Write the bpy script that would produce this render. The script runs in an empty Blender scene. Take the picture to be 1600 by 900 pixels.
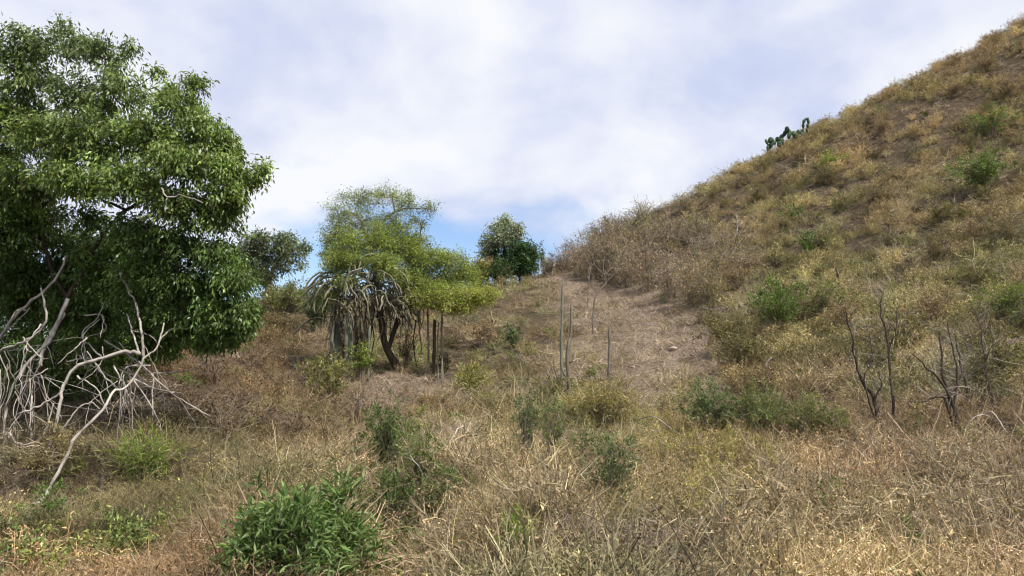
import bpy, math
import numpy as np
from mathutils import Vector

R = np.random.default_rng(7)
sc = bpy.context.scene
col = sc.collection

# ------------------------------------------------------------------ camera
PITCH = math.radians(5.4)
FPX = 1164.0                       # focal length in pixels of the 1600 px wide photograph
EYE = 1.6
cd = bpy.data.cameras.new('camera'); cam = bpy.data.objects.new('camera', cd); col.objects.link(cam)
cam.location = (0, 0, EYE); cam.rotation_euler = (math.pi / 2 + PITCH, 0, 0)
cd.sensor_width = 36; cd.lens = FPX / 1600 * 36; cd.clip_start = 0.05; cd.clip_end = 5000
sc.camera = cam

# ------------------------------------------------------------------ light
SUN_EL, SUN_AZ = math.radians(54), math.radians(128)      # azimuth clockwise from +Y (view direction)
to_sun = Vector((math.sin(SUN_AZ) * math.cos(SUN_EL), math.cos(SUN_AZ) * math.cos(SUN_EL), math.sin(SUN_EL)))
sd = bpy.data.lights.new('sun', 'SUN'); sd.energy = 4.5; sd.angle = math.radians(1.5); sd.color = (1, .95, .86)
sun = bpy.data.objects.new('sun', sd); col.objects.link(sun)
sun.rotation_euler = (-to_sun).to_track_quat('-Z', 'Y').to_euler()
sun.location = (0, 0, 60)

W = bpy.data.worlds.new('World'); sc.world = W; W.use_nodes = True
nt = W.node_tree; nt.nodes.clear()
def N(t, kind, **kw):
    n = t.nodes.new(kind)
    for k, v in kw.items(): setattr(n, k, v)
    return n
def math_node(t, op, a, b=None, clamp=False):
    n = N(t, 'ShaderNodeMath', operation=op, use_clamp=clamp)
    for i, v in enumerate((a, b)):
        if v is None: continue
        if isinstance(v, (int, float)): n.inputs[i].default_value = v
        else: t.links.new(v, n.inputs[i])
    return n.outputs[0]
def noise(t, vec, scale, detail=4, rough=.55, dist=0):
    n = N(t, 'ShaderNodeTexNoise'); n.inputs['Scale'].default_value = scale
    n.inputs['Detail'].default_value = detail; n.inputs['Roughness'].default_value = rough
    n.inputs['Distortion'].default_value = dist
    if vec is not None: t.links.new(vec, n.inputs['Vector'])
    return n.outputs['Fac']
def ramp(t, fac, stops, interp='LINEAR'):
    n = N(t, 'ShaderNodeValToRGB'); n.color_ramp.interpolation = interp
    el = n.color_ramp.elements
    while len(el) < len(stops): el.new(.5)
    for e, (p, c) in zip(el, stops):
        e.position = p; e.color = (*c, 1) if len(c) == 3 else c
    t.links.new(fac, n.inputs['Fac']); return n.outputs['Color']
def mixc(t, f, a, b, mode='MIX'):
    n = N(t, 'ShaderNodeMix', data_type='RGBA', blend_type=mode)
    for i, v in ((0, f), (6, a), (7, b)):
        if isinstance(v, (int, float)): n.inputs[i].default_value = v
        elif isinstance(v, tuple): n.inputs[i].default_value = (*v, 1)
        else: t.links.new(v, n.inputs[i])
    return n.outputs[2]
sky = N(nt, 'ShaderNodeTexSky', sky_type='NISHITA', sun_disc=False)
sky.sun_elevation = SUN_EL; sky.sun_rotation = SUN_AZ
sky.air_density = 1.0; sky.dust_density = .6; sky.ozone_density = 2.5
tc = N(nt, 'ShaderNodeTexCoord')
sep = N(nt, 'ShaderNodeSeparateXYZ'); nt.links.new(tc.outputs['Generated'], sep.inputs[0])
zz = math_node(nt, 'MAXIMUM', sep.outputs[2], 0.0)
den = math_node(nt, 'ADD', zz, .5)
cx = math_node(nt, 'DIVIDE', sep.outputs[0], den); cy = math_node(nt, 'DIVIDE', sep.outputs[1], den)
cmb = N(nt, 'ShaderNodeCombineXYZ'); nt.links.new(cx, cmb.inputs[0]); nt.links.new(cy, cmb.inputs[1])
mp = N(nt, 'ShaderNodeMapping'); nt.links.new(cmb.outputs[0], mp.inputs[0]); mp.inputs[1].default_value = (3.1, 1.7, .4)
nA = noise(nt, mp.outputs[0], 3.2, 5, .5, .15)
nB = noise(nt, mp.outputs[0], 3.6, 4, .5, .2)
# the cloud deck thins out towards the horizon, with a ragged edge
edge = math_node(nt, 'ADD', zz, math_node(nt, 'MULTIPLY', math_node(nt, 'SUBTRACT', nB, .5), .30))
cov = N(nt, 'ShaderNodeMapRange', interpolation_type='SMOOTHSTEP'); nt.links.new(edge, cov.inputs[0])
cov.inputs[1].default_value = .12; cov.inputs[2].default_value = .20
cloud = ramp(nt, nA, [(.30, (5.5, 6.1, 8.4)), (.42, (6.4, 6.95, 8.9)), (.53, (8.1, 8.4, 9.5)), (.63, (9.4, 9.5, 9.8))])
skyb = mixc(nt, 1.0, sky.outputs[0], (1.25, 1.4, 1.65), 'MULTIPLY')
skyc = mixc(nt, math_node(nt, 'ADD', math_node(nt, 'MULTIPLY', cov.outputs[0], .85), .12), skyb, cloud)
bg = N(nt, 'ShaderNodeBackground'); bg.inputs[1].default_value = .077
nt.links.new(skyc, bg.inputs[0])
wo = N(nt, 'ShaderNodeOutputWorld'); nt.links.new(bg.outputs[0], wo.inputs[0])

sc.view_settings.view_transform = 'Standard'; sc.view_settings.look = 'None'
sc.view_settings.exposure = 0.42; sc.view_settings.gamma = 1
sc.cycles.use_denoising = True; sc.cycles.filter_width = 1.15
sc.cycles.max_bounces = 4; sc.cycles.diffuse_bounces = 2; sc.cycles.glossy_bounces = 1; sc.cycles.transmission_bounces = 2;
sc.cycles.use_adaptive_sampling = True; sc.cycles.adaptive_threshold = .03; sc.cycles.transparent_max_bounces = 4

# ------------------------------------------------------------------ camera ray helpers (a pixel of the 1600x900 photo and a distance -> a point)
SP, CP = math.sin(PITCH), math.cos(PITCH)
def pt(u, v, Y):
    a, b = (u - 800) / FPX, (450 - v) / FPX
    y = CP - b * SP
    return np.array([a / y * Y, Y, (SP + b * CP) / y * Y + EYE])
def proj(x, y, z):
    d = np.maximum(y * CP + (z - EYE) * SP, 1e-3)
    up = -y * SP + (z - EYE) * CP
    return 800 + FPX * x / d, 450 - FPX * up / d

# ------------------------------------------------------------------ terrain: thin-plate surface through surveyed points
CT = [  # (u, v, Y)
 (640,900,5.6),(640,750,9),(640,650,14),(632,602,17.6),(640,520,24),(640,468,33),
 (860,432,38),(860,480,30),(860,540,22.5),(860,600,17.3),(860,650,13.6),(860,750,9),(860,900,5.6),
 (760,450,34),(760,520,24.5),
 (420,465,31),(470,470,31),(420,560,20),(420,650,12.5),(420,750,8.8),(420,900,5.6),
 (300,560,18),(300,650,11.5),(300,750,8.6),(250,900,5.5),(200,548,25),(100,600,14),(100,720,9),(0,800,7.3),(0,900,5.5),(0,565,25),(-200,620,14),(-250,575,26),(-200,800,7.2),
 (540,560,20),(540,470,32),
 (1600,300,24),(1600,500,14.5),(1600,650,10),(1600,770,7.4),(1600,900,5.5),(1800,700,8.5),(1850,400,16),
 (1400,300,28.5),(1400,400,22.5),(1400,500,17),(1400,580,13.6),(1400,650,11),(1400,900,5.5),
 (1250,320,32.5),(1250,450,22.5),(1250,540,18),(1250,610,14.5),(1250,700,10.8),(1250,900,5.5),
 (1100,450,28),(1080,500,23.5),(1100,560,19),(1100,650,13.8),(1100,750,9.2),(1050,900,5.6),
 (1000,448,32),(960,440,34),(1060,395,35),(980,380,40),(1150,380,32),
 (1600,36,41),(1260,212,43),(1100,300,44),(960,358,45),(880,408,43.5),(1430,128,42),(1500,180,33.5),(1850,-120,39),(1800,200,27),
]
cpts = np.array([pt(*c) for c in CT])
beyond = []
for (u, v, Y) in [(1600,36,41),(1260,212,43),(1100,300,44),(960,358,45),(1430,128,42),(1850,-120,39)]:
    p = pt(u, v, Y); beyond.append([p[0]*1.3, p[1]*1.3, p[2] + .6])
for (u, v, Y, dz) in [(860,432,38,-.6),(640,468,33,-1.6),(420,465,31,-2.2),(200,548,25,-2.6),(0,565,25,-2.8),(-250,575,26,-3.2),(760,450,34,-1.2)]:
    p = pt(u, v, Y); beyond.append([p[0]*1.35, p[1]*1.35, p[2] + dz])
for x in (-8, 0, 8): beyond.append([x, -4, .1]); beyond.append([x*.4, 1.5, .05])
cpts = np.vstack([cpts, np.array(beyond)])
def _tps(r2): return np.where(r2 > 1e-12, .5 * r2 * np.log(np.maximum(r2, 1e-12)), 0)
_n = len(cpts)
_K = _tps(((cpts[:, None, :2] - cpts[None, :, :2])**2).sum(-1)) + np.eye(_n) * 1.5
_A = np.zeros((_n+3, _n+3)); _A[:_n, :_n] = _K; _A[:_n, _n] = 1; _A[:_n, _n+1:] = cpts[:, :2]; _A[_n, :_n] = 1; _A[_n+1:, :_n] = cpts[:, :2].T
_w = np.linalg.solve(_A, np.concatenate([cpts[:, 2], [0, 0, 0]]))

_perm = np.random.default_rng(3).random((256, 256))
def vnoise(x, y, s, ox=0., oy=0.):
    x = np.asarray(x) * s + ox + 1000; y = np.asarray(y) * s + oy + 1000
    xi = np.floor(x).astype(int); yi = np.floor(y).astype(int); fx = x - xi; fy = y - yi
    fx = fx*fx*(3-2*fx); fy = fy*fy*(3-2*fy)
    g = lambda i, j: _perm[i & 255, j & 255]
    return (g(xi, yi)*(1-fx)+g(xi+1, yi)*fx)*(1-fy) + (g(xi, yi+1)*(1-fx)+g(xi+1, yi+1)*fx)*fy
def fbm(x, y, s, o=0., n=3):
    r = 0; a = .5; t = 0
    for k in range(n):
        r = r + a * vnoise(x, y, s * 2**k, o + 13.7*k, o*1.7 + 5.1*k); t += a; a *= .5
    return r / t
GULLY = [(-2.75, 16.2), (-2.45, 14.3), (-2.05, 11.6), (-1.55, 9.2), (-1.2, 7.6), (-.8, 5.6), (-.6, 3.)]
def height(x, y):
    x = np.atleast_1d(np.asarray(x, float)); y = np.atleast_1d(np.asarray(y, float))
    sh = np.broadcast(x, y).shape
    x = np.broadcast_to(x, sh).ravel(); y = np.broadcast_to(y, sh).ravel()
    xc = np.clip(x, -32, 55); yc = np.clip(y, -5, 64)
    out = np.empty(len(x))
    for i in range(0, len(x), 20000):
        s = slice(i, i+20000)
        q = np.stack([xc[s], yc[s]], 1)
        out[s] = _tps(((q[:, None] - cpts[None, :, :2])**2).sum(-1)) @ _w[:_n] + _w[_n] + q @ _w[_n+1:]
    d = np.hypot(x - xc, y - yc)
    k = np.clip(d / 60, 0, 1); k = k*k*(3-2*k)
    out = out * (1-k) + (-9.) * k
    # a small eroded gully running down from the tree, and a low earth bank under the left tree
    dmin = np.full(len(x), 99.); side = np.zeros(len(x))
    for (ax, ay), (bx, by) in zip(GULLY[:-1], GULLY[1:]):
        ex, ey = bx-ax, by-ay; t = np.clip(((x-ax)*ex + (y-ay)*ey)/(ex*ex+ey*ey), 0, 1); dd = np.hypot(x-ax-t*ex, y-ay-t*ey)
        m = dd < dmin; dmin = np.where(m, dd, dmin); side = np.where(m, np.sign((x-ax)*ey - (y-ay)*ex), side)
    out += -.42*np.exp(-(dmin/.42)**2) + .22*np.exp(-((dmin-.95)/.6)**2)*np.where(side > 0, .25, 1.)
    win = np.clip((x+8.5)/1.5, 0, 1)*np.clip((-2.9-x)/.9, 0, 1)
    yl = 8.15 + .3*np.sin(x*1.7) + .12*np.sin(x*5.1)
    out += win*(.34/(1+np.exp(-np.clip((y-yl)/.09, -40, 40))))*np.exp(-np.clip(y-yl, 0, None)/2.2) - win*.10*np.exp(-((y-yl+.35)/.35)**2)
    out += (fbm(x, y, .9, 4.) - .5) * .22 + (fbm(x, y, .25, 9.) - .5) * .45
    return out.reshape(sh)
def hz(x, y): return float(height(x, y)[0])
def ground(u, v, y0=3.0):
    """where the view through pixel (u, v) meets the ground"""
    Y = np.arange(y0, 62, .04)
    a, b = (u - 800) / FPX, (450 - v) / FPX; yy = CP - b * SP
    x = a / yy * Y; z = (SP + b * CP) / yy * Y + EYE
    hit = np.nonzero(height(x, Y) >= z)[0]
    i = hit[0] if len(hit) else int(np.argmin(z - height(x, Y)))
    return np.array([x[i], Y[i], hz(x[i], Y[i])])
def on(u, Y):
    """ground point in image column u at distance Y"""
    x = (u - 800) / FPX * Y
    for _ in range(4):
        z = hz(x, Y); d = Y * CP + (z - EYE) * SP; x = (u - 800) / FPX * d
    return np.array([x, Y, hz(x, Y)])

# ------------------------------------------------------------------ mesh helpers
def mesh(name, V, F, mats, attrs=None, smooth=False, fm=None):
    """V (n,3); F (m,k) with k corners each, or a list of such arrays"""
    Fs = F if isinstance(F, list) else [F]
    Fs = [np.asarray(f, np.int32) for f in Fs if len(f)]
    me = bpy.data.meshes.new(name)
    V = np.asarray(V, np.float32)
    me.vertices.add(len(V)); me.vertices.foreach_set('co', V.ravel())
    loops = np.concatenate([f.ravel() for f in Fs]); sizes = np.concatenate([np.full(len(f), f.shape[1], np.int32) for f in Fs])
    starts = np.concatenate([[0], np.cumsum(sizes)[:-1]]).astype(np.int32)
    me.loops.add(len(loops)); me.loops.foreach_set('vertex_index', loops)
    me.polygons.add(len(sizes)); me.polygons.foreach_set('loop_start', starts)
    try: me.polygons.foreach_set('loop_total', sizes)
    except Exception: pass
    if smooth: me.polygons.foreach_set('use_smooth', np.ones(len(sizes), bool))
    if fm is not None: me.polygons.foreach_set('material_index', fm)
    for k, a in (attrs or {}).items():
        a = np.asarray(a, np.float32)
        if a.ndim == 2:
            at = me.attributes.new(k, 'FLOAT_COLOR', 'POINT'); c = np.ones((len(V), 4), np.float32); c[:, :3] = a
            at.data.foreach_set('color', c.ravel())
        else:
            at = me.attributes.new(k, 'FLOAT', 'POINT'); at.data.foreach_set('value', a)
    for m in (mats if isinstance(mats, (list, tuple)) else [mats]): me.materials.append(m)
    me.update(calc_edges=True); me.validate()
    return me
def link(name, data, parent=None, loc=None):
    o = bpy.data.objects.new(name, data); col.objects.link(o)
    if parent is not None: o.parent = parent
    if loc is not None: o.location = loc
    return o
def tag(o, label, cat, group=None, kind=None):
    o['label'] = label
    if cat: o['category'] = cat
    if group: o['group'] = group
    if kind: o['kind'] = kind
    return o
def thing(name, loc, label, cat, group=None, rz=0):
    o = link(name, None, None, tuple(float(q) for q in loc)); o.empty_display_size = .2; o.rotation_euler = (0, 0, rz)
    return tag(o, label, cat, group)
def unit(v): return v / np.maximum(np.linalg.norm(v, axis=-1, keepdims=True), 1e-9)

def ribbons(P, w, rng, flat=None):
    """P (N,K,3) centre lines, w (N,K) widths -> verts, quads"""
    P = np.asarray(P, float); n, k, _ = P.shape
    t = np.gradient(P, axis=1)
    side = unit(np.cross(unit(t), (unit(rng.normal(size=(n, 1, 3))) if flat is None else flat)))
    V = np.stack([P - side * w[..., None] * .5, P + side * w[..., None] * .5], 2)      # n,k,2,3
    idx = np.arange(n * k * 2).reshape(n, k, 2)
    F = np.stack([idx[:, :-1, 0], idx[:, :-1, 1], idx[:, 1:, 1], idx[:, 1:, 0]], -1).reshape(-1, 4)
    return V.reshape(-1, 3), F
def leaves(p, axis, rng, L, wr=.38, fold=.25, up=None):
    """kite-shaped leaves folded along the midrib"""
    n = len(p); L = np.broadcast_to(np.asarray(L, float), (n,))[:, None]
    a = unit(axis); nr = rng.normal(size=(n, 3)) * .8 + np.array([0, 0, .9])
    if up is not None: nr = nr * .4 + up
    s = unit(np.cross(a, nr)); nn = np.cross(s, a)
    mid = p + a * L * .45
    V = np.stack([p, mid + s * L * wr * .5 + nn * L * wr * fold, p + a * L - nn * L * .08, mid - s * L * wr * .5 + nn * L * wr * fold], 1)
    F = np.arange(n * 4).reshape(n, 4)
    return V.reshape(-1, 3), F
def tube(path, rad, sides=6, ribs=0., wob=0., rng=R):
    """closed tapered tube along a polyline; ribs > 0 makes a fluted cactus section"""
    P = np.asarray(path, float); r = np.asarray(rad, float); k = len(P)
    t = unit(np.gradient(P, axis=0))
    ref = np.array([1., 0, 0]) if abs(t[0][2]) > .7 else np.array([0, 0, 1.])
    u = np.empty_like(P); u[0] = unit(np.cross(t[0], ref))
    for i in range(1, k): u[i] = unit(u[i-1] - t[i] * (u[i-1] @ t[i]))
    v = np.cross(t, u)
    a = np.arange(sides) / sides * 2 * math.pi
    f = np.ones((k, sides))
    if ribs: f[:, 1::2] *= 1 - ribs
    if wob: f *= 1 + rng.normal(size=(k, sides)) * wob
    V = P[:, None] + r[:, None, None] * f[..., None] * (u[:, None] * np.cos(a)[None, :, None] + v[:, None] * np.sin(a)[None, :, None])
    idx = np.arange(k * sides).reshape(k, sides)
    F = np.stack([idx[:-1], np.roll(idx, -1, 1)[:-1], np.roll(idx, -1, 1)[1:], idx[1:]], -1).reshape(-1, 4)
    V = np.vstack([V.reshape(-1, 3), P[0], P[-1] + t[-1] * r[-1] * .6]); c0, c1 = len(V)-2, len(V)-1
    T = np.vstack([np.stack([np.roll(idx[0], -1), idx[0], np.full(sides, c0)], -1), np.stack([idx[-1], np.roll(idx[-1], -1), np.full(sides, c1)], -1)])
    return V, F, T
class MB:
    """collects pieces into one mesh"""
    def __init__(s): s.V = []; s.Q = []; s.T = []; s.C = []; s.n = 0
    def add(s, V, Q=None, T=None, c=None):
        if Q is not None and len(Q): s.Q.append(Q + s.n)
        if T is not None and len(T): s.T.append(T + s.n)
        s.V.append(V); s.n += len(V)
        if c is not None: s.C.append(np.broadcast_to(np.asarray(c, float), (len(V), 3)))
    def build(s, name, mat, smooth=False):
        F = [np.vstack(x) for x in (s.Q, s.T) if x]
        return mesh(name, np.vstack(s.V), F, mat, {'col': np.vstack(s.C)} if s.C else None, smooth)
def smooth_path(pts, n, rng=R, jit=0.):
    """Catmull-Rom through points, resampled to n"""
    P = np.asarray(pts, float)
    if len(P) == 2: P = np.stack([P[0], P.mean(0), P[1]])
    Q = np.vstack([2*P[0]-P[1], P, 2*P[-1]-P[-2]])
    s = np.linspace(0, len(P)-1-1e-6, n); i = s.astype(int); t = (s - i)[:, None]
    a, b, c, d = Q[i], Q[i+1], Q[i+2], Q[i+3]
    out = .5*((2*b) + (c-a)*t + (2*a-5*b+4*c-d)*t*t + (3*b-a-3*c+d)*t**3)
    if jit: out[1:-1] += rng.normal(size=(n-2, 3)) * jit
    return out

# ------------------------------------------------------------------ materials
def new_mat(name):
    m = bpy.data.materials.new(name); m.use_nodes = True; t = m.node_tree; t.nodes.clear()
    return m, t, N(t, 'ShaderNodeOutputMaterial')
def leaf_mat(name, trans=.3, rough=.5, spec=.35, tint=False, c=None, bright=1.0):
    m, t, out = new_mat(name)
    if c is None:
        a = N(t, 'ShaderNodeAttribute', attribute_name='col'); base = a.outputs['Color']
    else:
        r = N(t, 'ShaderNodeRGB'); r.outputs[0].default_value = (*c, 1); base = r.outputs[0]
    if tint:
        b = N(t, 'ShaderNodeAttribute', attribute_name='tint', attribute_type='INSTANCER')
        base = mixc(t, 1., base, b.outputs['Color'], 'MULTIPLY')
    p = N(t, 'ShaderNodeBsdfPrincipled'); t.links.new(base, p.inputs['Base Color'])
    p.inputs['Roughness'].default_value = rough; p.inputs['Specular IOR Level'].default_value = spec
    if trans:
        tr = N(t, 'ShaderNodeBsdfTranslucent'); t.links.new(mixc(t, 1., base, (1.15, 1.2, .7), 'MULTIPLY'), tr.inputs[0])
        mx = N(t, 'ShaderNodeMixShader'); mx.inputs[0].default_value = trans
        t.links.new(p.outputs[0], mx.inputs[1]); t.links.new(tr.outputs[0], mx.inputs[2]); t.links.new(mx.outputs[0], out.inputs[0])
    else: t.links.new(p.outputs[0], out.inputs[0])
    return m
def bark_mat(name, c1, c2, scale=18, bump=.5, stretch=.25, rough=.85):
    m, t, out = new_mat(name)
    tcn = N(t, 'ShaderNodeTexCoord'); mpn = N(t, 'ShaderNodeMapping'); t.links.new(tcn.outputs['Object'], mpn.inputs[0])
    mpn.inputs[3].default_value = (1, 1, stretch)
    f = noise(t, mpn.outputs[0], scale, 6, .65, .4); f2 = noise(t, mpn.outputs[0], scale * .16, 3, .6)
    ff = math_node(t, 'ADD', math_node(t, 'MULTIPLY', f, .6), math_node(t, 'MULTIPLY', f2, .4))
    c = ramp(t, ff, [(.36, c1), (.62, c2)])
    p = N(t, 'ShaderNodeBsdfPrincipled'); t.links.new(c, p.inputs['Base Color']); p.inputs['Roughness'].default_value = rough
    p.inputs['Specular IOR Level'].default_value = .2
    b = N(t, 'ShaderNodeBump'); b.inputs['Strength'].default_value = bump; b.inputs['Distance'].default_value = .02
    t.links.new(f, b.inputs['Height']); t.links.new(b.outputs[0], p.inputs['Normal']); t.links.new(p.outputs[0], out.inputs[0])
    return m
M_leaf = leaf_mat('leaf', .3, .42, .4)
M_soft = leaf_mat('soft_leaf', .38, .6, .2)
M_dry = leaf_mat('dry_blade', .12, .7, .15, tint=True)
M_drystem = leaf_mat('dry_twig', 0, .8, .15)
M_pale = bark_mat('pale_bark', (.13, .105, .082), (.56, .51, .45), 11, .9)
M_dark = bark_mat('dark_bark', (.028, .02, .014), (.11, .085, .062), 20, .8)
M_grey = bark_mat('grey_bark', (.09, .07, .055), (.27, .23, .19), 22, .6)
M_cactus = bark_mat('cactus_skin', (.075, .078, .045), (.26, .24, .155), 6, .25, 1, .7)
M_column = bark_mat('column_cactus_skin', (.09, .105, .075), (.25, .245, .185), 10, .3, 1, .75)
M_post = bark_mat('weathered_stem', (.10, .085, .06), (.26, .235, .18), 16, .5)
M_pad = bark_mat('cactus_pad_skin', (.02, .045, .022), (.06, .10, .045), 9, .2, 1, .6)
M_stone = bark_mat('stone_face', (.20, .15, .12), (.48, .41, .34), 6, .6, 1)

def soil_mat():
    m, t, out = new_mat('soil')
    g = N(t, 'ShaderNodeNewGeometry'); pos = g.outputs['Position']
    path = N(t, 'ShaderNodeAttribute', attribute_name='bare').outputs['Fac']
    n1 = noise(t, pos, .5, 5, .6); n2 = noise(t, pos, 3.2, 6, .65, .5); n3 = noise(t, pos, 26, 5, .7); n4 = noise(t, pos, 9, 4, .7, 1.)
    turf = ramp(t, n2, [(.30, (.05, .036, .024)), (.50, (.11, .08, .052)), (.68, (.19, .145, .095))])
    bare = ramp(t, n4, [(.28, (.14, .098, .068)), (.44, (.28, .21, .157)), (.58, (.38, .295, .23)), (.72, (.52, .43, .345))])
    red = mixc(t, math_node(t, 'MULTIPLY', n1, .2), bare, (.22, .135, .085))
    f = math_node(t, 'ADD', path, math_node(t, 'MULTIPLY', math_node(t, 'SUBTRACT', n2, .5), .7), True)
    c = mixc(t, f, turf, red)
    c = mixc(t, .55, c, ramp(t, n3, [(.3, (.35, .33, .32)), (.5, (1, 1, 1)), (.72, (1.5, 1.45, 1.35))]), 'MULTIPLY')
    p = N(t, 'ShaderNodeBsdfPrincipled'); t.links.new(c, p.inputs['Base Color']); p.inputs['Roughness'].default_value = .95
    p.inputs['Specular IOR Level'].default_value = .1
    b = N(t, 'ShaderNodeBump'); b.inputs['Strength'].default_value = 1.; b.inputs['Distance'].default_value = .16
    t.links.new(math_node(t, 'ADD', n4, math_node(t, 'MULTIPLY', n3, .5)), b.inputs['Height']); t.links.new(b.outputs[0], p.inputs['Normal'])
    t.links.new(p.outputs[0], out.inputs[0]); return m
M_soil = soil_mat()

# ------------------------------------------------------------------ ground zones (worn track and bare spots), in plan
def blob_mask(x, y, pts, jag=.35):
    """soft union of discs (u, v, radius m) that sit on the ground"""
    r = np.zeros_like(x); nz = fbm(x, y, .8, 21.)
    for (cxy, rad) in pts:
        d = np.hypot(x - cxy[0], (y - cxy[1])) / rad
        r = np.maximum(r, np.clip(1.5 - d - (nz - .5) * jag * 3, 0, 1))
    return r
TRACK = [(ground(u, v)[:2], r) for u, v, r in [(870,436,1.8),(900,452,1.7),(950,470,2.0),(985,490,2.1),(1015,515,2.3),(1000,545,2.3),(1050,560,1.6),(1020,590,1.7),(960,555,1.5),(1040,620,1.2),(930,500,1.3)]]
SPOTS = [(ground(u, v)[:2], r) for u, v, r in [(640,606,1.3),(618,640,.9),(700,592,.8),(655,615,.9),(605,665,.8),(625,625,.8),(690,700,.8),(770,722,.8),(610,660,.6),(930,610,.8),(870,560,.8),(870,596,.8),(830,622,.7),(765,690,.9),(720,735,.8),(800,720,.7),(860,690,.6),(700,680,.6),(615,690,.45),(1560,545,.9)]]
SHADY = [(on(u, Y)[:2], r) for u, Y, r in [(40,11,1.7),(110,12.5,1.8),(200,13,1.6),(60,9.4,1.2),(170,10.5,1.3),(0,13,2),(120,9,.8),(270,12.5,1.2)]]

# non-uniform sheet: fine near the place, out to the horizon
def axis(lo, hi, step, far):
    a = list(np.arange(lo, hi + 1e-6, step)); d = step
    e = hi
    while e < far: d *= 1.35; e += d; a.append(e)
    d = step; e = lo
    while e > -far: d *= 1.35; e -= d; a.insert(0, e)
    return np.array(a)
gx, gy = axis(-24, 40, .24, 1500), axis(0, 56, .24, 1500)
GX, GY = np.meshgrid(gx, gy); GZ = height(GX, GY)
bare = np.maximum(blob_mask(GX, GY, TRACK), .9*blob_mask(GX, GY, SPOTS))
nx, ny = len(gx), len(gy); ii = np.arange(nx*ny).reshape(ny, nx)
GF = np.stack([ii[:-1, :-1], ii[:-1, 1:], ii[1:, 1:], ii[1:, :-1]], -1).reshape(-1, 4)
ter = link('terrain', mesh('terrain', np.stack([GX, GY, GZ], -1).reshape(-1, 3), GF, M_soil, {'bare': bare.ravel()}, True))
tag(ter, 'brown hillside soil rising to a saddle and a steep slope', None, kind='structure')

# ------------------------------------------------------------------ plants: generic builders
def pal(rng, n, colors, jit=.18):
    c = np.array(colors)[rng.integers(0, len(colors), n)]
    return c * (1 + rng.normal(size=(n, 1)) * jit).clip(.4, 1.8) * (1 + rng.normal(size=(n, 3)) * jit * .25)

def bush_geo(rng, h, r, nst, nlf, L, colors, stemcol, wr=.38, droop=.0, sw=.012, lower=.25, dome=.8, footr=.18, wild=1., tlen=1., stem_sides=True, jit=.2, twig=2):
    """stems fanning out of one foot into a dome, twigs and leaves along them -> (stem MB, leaf MB); foot at the origin"""
    ph = rng.uniform(0, 2*math.pi, nst); rr = np.sqrt(rng.uniform(0, 1, nst))
    hh = h * (dome * np.sqrt(np.maximum(1 - (rr*.93)**2, 0)) + (1-dome)) * rng.uniform(.72, 1.12, nst)
    tip = np.stack([np.cos(ph)*rr*r, np.sin(ph)*rr*r, hh], 1)
    foot = np.stack([np.cos(ph)*rr*r*footr, np.sin(ph)*rr*r*footr, np.full(nst, -.05)], 1)
    s = np.linspace(0, 1, 5)[None, :, None]
    bow = np.concatenate([tip[:, :2]*-.22, (hh*.16)[:, None]], 1)[:, None]
    P = foot[:, None]*(1-s) + tip[:, None]*s + bow*4*s*(1-s) + rng.normal(size=(nst, 5, 3))*r*.05*np.minimum(1, s*2)
    P[..., 2] -= droop * h * s[..., 0]**3
    st = MB(); w = np.linspace(1, .3, 5)[None]*sw*rng.uniform(.7, 1.3, (nst, 1))
    if stem_sides:
        for a in range(2):
            V, F = ribbons(P, w, rng); st.add(V, F, c=np.repeat(pal(rng, nst, stemcol, .15), 10, 0))
    # twigs
    nt_ = nst * twig; src = rng.integers(0, nst, nt_); f = rng.uniform(lower, 1, nt_)
    i = np.minimum((f*4).astype(int), 3); g = (f*4 - i)[:, None]
    b0 = P[src, i]*(1-g) + P[src, i+1]*g
    out = unit(b0*np.array([1, 1, .4]) + rng.normal(size=(nt_, 3))*r*.9*wild + np.array([0, 0, .35*h]))
    ln = rng.uniform(.18, .45, nt_)[:, None]*min(r, h)*tlen
    s3 = np.linspace(0, 1, 3)[None, :, None]
    T = b0[:, None] + out[:, None]*ln[:, None]*s3 + np.array([0, 0, -1.])*(.3*ln[:, None]*s3**2)*(droop+.15)
    V, F = ribbons(T, np.linspace(1, .35, 3)[None]*sw*.55*np.ones((nt_, 1)), rng); st.add(V, F, c=np.repeat(pal(rng, nt_, stemcol, .15), 6, 0))
    lf = MB()
    if nlf:
        src = rng.integers(0, nt_, nlf); f = rng.uniform(.1, 1, nlf)[:, None]
        p = T[src, 0]*(1-f) + T[src, 2]*f + rng.normal(size=(nlf, 3))*L*.45
        p[:, 2] = np.maximum(p[:, 2], .01)
        ax = out[src]*.7 + rng.normal(size=(nlf, 3))*.65 + np.array([0, 0, .15-droop])
        V, F = leaves(p, ax, rng, L*rng.uniform(.6, 1.3, nlf), wr)
        tw = (1 + rng.normal(size=nt_)*jit*.8).clip(.5, 1.6)[src][:, None]
        lf.add(V, F, c=np.repeat(pal(rng, nlf, colors, jit)*tw, 4, 0))
    return st, lf

GREEN = [(.11, .165, .05), (.085, .135, .04), (.15, .205, .065)]
BLUEGREEN = [(.14, .18, .08), (.10, .14, .06), (.19, .225, .11)]
FRESH = [(.14, .20, .055), (.18, .24, .07), (.10, .155, .04)]
LIME = [(.22, .28, .06), (.28, .31, .08), (.16, .23, .05)]
YELL = [(.34, .31, .09), (.26, .26, .08), (.42, .37, .14), (.20, .22, .06)]
OLIVE = [(.17, .155, .065), (.22, .19, .085), (.13, .125, .05), (.25, .20, .10)]
BROWN = [(.26, .185, .115), (.33, .24, .15), (.19, .13, .08), (.38, .29, .185)]
TWIGC = [(.29, .23, .175), (.20, .155, .115), (.40, .33, .26)]
STRAW = [(.44, .34, .19), (.36, .27, .15), (.52, .42, .26), (.29, .21, .115)]

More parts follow.
